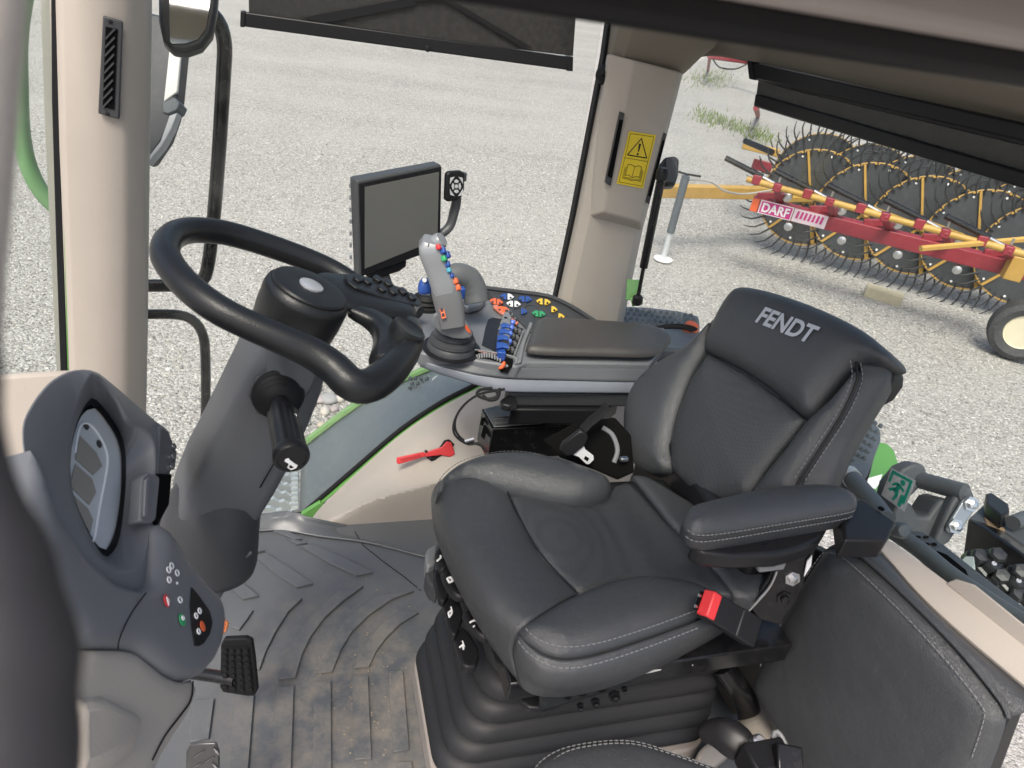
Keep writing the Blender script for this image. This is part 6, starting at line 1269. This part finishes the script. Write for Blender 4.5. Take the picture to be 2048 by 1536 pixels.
for k in range(10):
    mb.lathe([(.014, 0), (.014, .006)], ring(Rr * .9, 2 * math.pi * (k + .3) / 10) + nrm * .006, nrm, 8)
b_me = mesh_only(mb, 'panel_bolts', WHITE)
mb = MB(); mb.lathe([(.06, 0), (.06, .05), (.03, .06), (.03, .1)], (0, 0, 0), nrm, 16); h_me = mesh_only(mb, 'hub', RKY)
def child(name, me, par, kind=None):
    o = bpy.data.objects.new(name, me); COL.objects.link(o); o.parent = par
    if kind: o['kind'] = kind
    return o
def rwheel(c, spokes=True):
    o = bpy.data.objects.new('raking_wheel', d_me); COL.objects.link(o); o.parent = rake; o.location = c - wl(rake)
    child('rim', r_me, o); child('tines', t_me, o, 'stuff'); child('panel_bolts', b_me, o)
    if spokes:
        for m_ in s_me: child('spoke', m_, o)
        child('clips', c_me, o); child('hub', h_me, o)
    return o
for i, c in enumerate(W): rwheel(c)
Bk = [A(a, b, z=ZC + .0) for a, b in ((1632, 355), (1727, 377), (1821, 402), (1929, 428), (2035, 452))]
nw = W[0]
for c in Bk: rwheel(c, False)
# beam, pipe and carriers in front of the wheels
zb2 = ZC - .02; fo = tocam * .45
def onb(px, py, z): return A(px, py, z=z)
B_0, B_1 = A(1504, 405, z=GZ + .85), A(2090, 552, z=GZ + .85)
bd = (B_1 - B_0).normalized(); bn = bd.cross(V((0, 0, 1))).normalized()
MB().box((B_0 + B_1) / 2, ((B_1 - B_0).length, .15, .15), bd, bn).build('beam', RKR, rake, bevel=.008)
Y_0, Y_1 = A(1494, 358, z=GZ + 1.12), A(2090, 520, z=GZ + 1.12)
MB().tube([Y_0, Y_1], .034, 10).build('lift_pipe', RKY, rake)
for px in (1560, 1674, 1788, 1905, 2022):
    f = (px - 1504) / 586; p = B_0.lerp(B_1, f) + V((0, 0, .08)); q = Y_0.lerp(Y_1, (px + 3 - 1494) / 596); mm = (p + q) / 2
    MB().box(mm, ((q - p).length + .08, .07, .05), (q - p), bd).build('upright', RKR, rake, bevel=.004); MB().box(q, (.085, .085, .085), bd, bn).build('pipe_clamp', RKR, rake, bevel=.01)
    MB().tube([q + V((0, 0, .05)), q + V((0, 0, .11))], .012, 6).build('clamp_ring', CHROME, rake)
for px in (1515, 1628, 1740, 1857, 1975):
    q = Y_0.lerp(Y_1, (px - 1494) / 596); MB().box(q + V((0, 0, .02)), (.09, .08, .10), bd, bn).build('bracket', RKR, rake, bevel=.01)
    MB().tube([q - bd * .38 + V((0, 0, .16)), q + bd * .05 + V((0, 0, .06))], .030, 8).build('shock_absorber', BLKM, rake); MB().tube([q + bd * .05 + V((0, 0, .06)), q + bd * .28 + V((0, 0, .0))], .016, 8).build('shock_rod', STEEL, rake)
    g_ = B_0.lerp(B_1, (px + 6 - 1504) / 586) + V((0, 0, .12))
    MB().box(g_ + bd * .10, (.32, .05, .07), bd + V((0, 0, .25)), bn).build('pivot_arm', RKR, rake, bevel=.006); MB().lathe([(.05, -.03), (.05, .03), (.02, .05)], g_ + bd * .25 + bn * .05 + V((0, 0, .04)), tocam, 12).build('pivot_cap', CHROME, rake)
for px in (1595, 1708, 1822, 1938): MB().lathe([(.045, -.03), (.045, .05), (.02, .06)], B_0.lerp(B_1, (px - 1504) / 586) + V((0, 0, -.14)) + tocam * .03, tocam, 12).build('axle_cap', CHROME, rake)
fb = bn if bn.dot(CAM - B_0) > 0 else -bn
pb_ = Plane(B_0 + fb * .0765, bd, V((0, 0, 1)))
if pb_.N.dot(fb) < 0: pb_ = Plane(pb_.o, -bd, V((0, 0, 1)))
s_ = 1 if pb_.U.dot(bd) > 0 else -1
def bp2(a, h, e=0): return pb_.to(s_ * a, h, e)
slab('reflector', [bp2(.0, -.07), bp2(.075, -.07), bp2(.075, .07), bp2(.0, .07)], pb_.N * .004, ORANGE, rake)
lb2 = slab('brand_sticker', [bp2(.09, -.072), bp2(.44, -.072), bp2(.44, .072), bp2(.09, .072)], pb_.N * .003, WHITE, rake)
slab('brand_field', [bp2(.10, -.064), bp2(.43, -.064), bp2(.43, .064), bp2(.10, .064)], pb_.N * .005, plain('magenta', (.55, .03, .22), .5), lb2)
text('brand_text', 'DARF', WHITE, lb2, bp2(.265, .0, .0065), bd, V((0, 0, 1)), .10, extrude=.0006, bold=.03, width=.29)
ls2 = slab('side_sticker', [bp2(.45, -.07), bp2(.80, -.07), bp2(.80, .07), bp2(.45, .07)], pb_.N * .003, plain('pink_white', (.75, .62, .66), .5), rake)
for k in range(7): slab('print_bar', [bp2(.48 + k * .042, -.03), bp2(.505 + k * .042, -.03), bp2(.51 + k * .042, .05), bp2(.488 + k * .042, .05)], pb_.N * .0045, bpy.data.materials['magenta'], ls2)
slab('white_plate', [bp2(3.62 - .2, -.08), bp2(3.98 - .1, -.08), bp2(3.98 - .1, .075), bp2(3.62 - .2, .075)], pb_.N * .004, WHITE, rake)
MB().tube([A(1842, 492, z=GZ + 1.0) + tocam * .1, A(2090, 470, z=GZ + 1.25) + tocam * .1], .030, 6).build('lift_arm', RKY, rake)
MB().box(A(2030, 532, z=GZ + .9) + tocam * .05, (.16, .16, .24), bd, bn).build('end_joint', RKY, rake, bevel=.01)
# drawbar of the rake with jack
D0, D1 = A(1320, 381, z=GZ + .75), A(1545, 386, z=GZ + .75); dd = (D1 - D0).normalized()
MB().box((D0 + D1) / 2, ((D1 - D0).length, .12, .14), dd, dd.cross(V((0, 0, 1)))).build('drawbar', RKY, rake, bevel=.008)
slab('side_plate', [A(a, b, z=GZ + .76) + tocam * .07 for a, b in ((1401, 376), (1411, 378), (1410, 382), (1400, 380))], tocam * .004, WHITE, rake)
J0 = A(1372, 352, z=GZ + 1.0); J1 = V((J0.x, J0.y, GZ + .35)); J2 = V((J0.x, J0.y, GZ + .02))
MB().tube([J0, J1], .045, 10).build('jack_tube', FENDP, rake); MB().tube([J1, J2], .032, 10).build('jack_leg', GALV, rake); MB().lathe([(.11, 0), (.11, .015), (.04, .03)], J2, (0, 0, 1), 16).build('jack_foot', WHITE, rake)
MB().tube([J0 + dd * -.15 + V((0, 0, .05)), J0 + V((0, 0, .02)), J0 + dd * .2 + V((0, 0, .0))], .012, 6).build('jack_crank', BLKM, rake)
MB().tube([A(1378, 360, z=GZ + .95), A(1420, 363, z=GZ + .95), A(1450, 382, z=GZ + .85), A(1490, 388, z=GZ + .8), A(1545, 380, z=GZ + .9)], .012, 6, smooth=30).build('hose', plain('pale_hose', (.35, .33, .3), .6), rake)
MB().tube([A(1490, 282, z=GZ + 1.1), A(1545, 305, z=GZ + 1.1)], .04, 8).build('rear_shock', BLKM, rake); MB().box(A(1522, 298, z=GZ + 1.0), (.5, .1, .1), Ld, tocam).build('rear_arm', RKY, rake, bevel=.01)
MB().box(A(1524, 332, z=GZ + .85), (.26, .04, .14), Ld, tocam).build('rear_board', RKR, rake, bevel=.01)
for a, b, c, d_ in ((1930, 380, 2060, 380), (1935, 405, 2060, 410), (1560, 398, 1640, 396)): MB().tube([A(a, b, z=GZ + .8), A(c, d_, z=GZ + .8)], .05, 6).build('cross_tube', RKY, rake)
# transport tyre of another machine at the right edge
ty = thing('farm_tyre', 'black farm tyre with cream rim cut off by the right edge', 'tyre', A(2040, 715, z=GZ))
tc = A(2046, 660, z=GZ + .33); tx = V((CAM.x - tc.x, CAM.y - tc.y, 0)).normalized(); tx = (tx + V((.3, 0, 0))).normalized()
Rt = .31
MB().lathe([(Rt * .58, -.09), (Rt * .8, -.115), (Rt * .96, -.09), (Rt, -.04), (Rt, .04), (Rt * .96, .09), (Rt * .8, .115), (Rt * .58, .09), (Rt * .56, .0), (Rt * .58, -.09)], tc, tx, 48, caps=False).build('tyre', plain('tyre_rubber', (.045, .047, .05), .75, dust=.2), ty)
MB().lathe([(Rt * .6, .07), (Rt * .56, .085), (Rt * .5, .05), (Rt * .25, .03), (Rt * .22, .06), (.0, .065)], tc, tx, 40).build('rim', plain('cream_rim', (.62, .57, .42), .5), ty)
for k in range(5): MB().lathe([(.012, 0), (.012, .02)], tc + tx * .045 + (V((0, 0, 1)) * math.cos(k * 1.256) + tx.cross(V((0, 0, 1))) * math.sin(k * 1.256)) * Rt * .36, tx, 6).build('wheel_nut', STEEL, ty)
# wooden block
wb = MB(); c = A(1767, 590, z=GZ + .06); u_ = A(1803, 600, z=GZ + .06) - A(1730, 578, z=GZ + .06); wb.box(c, (u_.length, .16, .13), u_, u_.cross(V((0, 0, 1))))
tag(wb.build('wood_block', plain('old_wood', (.42, .38, .27), .9, var=.35, dust=.4), None, bevel=.01), 'weathered timber block lying on the gravel below the rake', 'timber')
# far red implement frame
ri = thing('red_implement', 'dark red implement frame standing far off at the top', 'implement', A(1450, 140, z=GZ))
y0 = A(1450, 122, z=GZ + .8)
MB().tube([A(1418, 112, z=GZ + .9), A(1492, 122, z=GZ + .9), A(1600, 150, z=GZ + .9)], .09, 6).build('beam', RKR, ri)
MB().tube([A(1420, 113, z=GZ + .9), A(1416, 140, z=GZ + .05)], .06, 6).build('leg', RKR, ri); MB().tube([A(1512, 215, z=GZ + .9), A(1516, 232, z=GZ + .05)], .06, 6).build('leg', RKR, ri)
MB().tube([A(1424, 116, z=GZ + .85), A(1440, 135, z=GZ + .4), A(1470, 138, z=GZ + .45), A(1494, 128, z=GZ + .85)], .025, 6, smooth=20).build('hose', BLKR, ri)
# weeds
gm_ = MB(); 
for i in range(900):
    t = random.random(); px = 1395 + 150 * t + random.gauss(0, 12); py = 228 + 55 * t + random.gauss(0, 7); p = A(px, py, z=GZ)
    if random.random() < .35: p = A(random.gauss(1420, 25), random.gauss(160, 10), z=GZ)
    h = random.uniform(.05, .16); a = random.uniform(0, 6.28); l = V((math.cos(a), math.sin(a), 0)); w = .018
    gm_.add([p - l.orthogonal().normalized() * w, p + l.orthogonal().normalized() * w, p + l * h * .6 + V((0, 0, h))], [(0, 1, 2)])
tag(gm_.build('weeds', plain('weed_green', (.12, .16, .05), .8, var=.3), None, smooth=False), 'sparse green weeds growing through the gravel', 'weeds', kind='stuff')
# river stones near the tractor
STM = [plain('cobble_%s' % n_, c_, .8, var=.15) for n_, c_ in (('pale', (.48, .45, .40)), ('grey', (.30, .30, .30)), ('mauve', (.36, .31, .31)), ('tan', (.44, .38, .30)))]
cob = [(612, 845, .05), (640, 800, .06), (658, 797, .075), (683, 795, .065), (705, 797, .055), (650, 822, .06), (630, 868, .05), (668, 818, .045), (622, 805, .055), (600, 830, .06), (645, 850, .045), (618, 780, .05), (590, 862, .055), (605, 800, .04), (672, 838, .04), (720, 786, .05), (636, 780, .045), (585, 810, .05), (575, 845, .04)]
WHERE = {}
cob.sort()
ORD = 'leftmost,second,third,fourth,fifth,sixth,seventh,eighth,ninth,tenth,eleventh,twelfth,thirteenth,fourteenth,fifteenth,sixteenth,seventeenth,eighteenth,nineteenth,twentieth'.split(',')
for i, (a, b, r_) in enumerate(cob):
    r_ *= .75
    bm = bmesh.new(); bmesh.ops.create_icosphere(bm, subdivisions=2, radius=1); sx, sy, sz = random.uniform(.8, 1.3), random.uniform(.7, 1.1), random.uniform(.45, .7); ph0 = random.uniform(0, 9)
    for v in bm.verts: v.co = V((v.co.x * sx, v.co.y * sy, v.co.z * sz)) * (r_ * (1 + .09 * math.sin(v.co.x * 4 + ph0) + .08 * math.sin(v.co.y * 5 + ph0 * 2)))
    me = bpy.data.meshes.new('river_stone'); bm.to_mesh(me); bm.free(); me.polygons.foreach_set('use_smooth', [True] * len(me.polygons)); mi = i % 4; me.materials.append(STM[mi])
    o = bpy.data.objects.new('river_stone', me); COL.objects.link(o); o.location = A(a, b, z=GZ + r_ * .3); o.rotation_euler = (0, 0, random.uniform(0, 6.28))
    tag(o, '%s %s river stone in the gravel beside the green fender edge' % (ORD[i] + (' from left,' if i else ' small'), ('pale', 'grey', 'mauve', 'tan')[mi]), 'stone', 'river stones by the tractor')
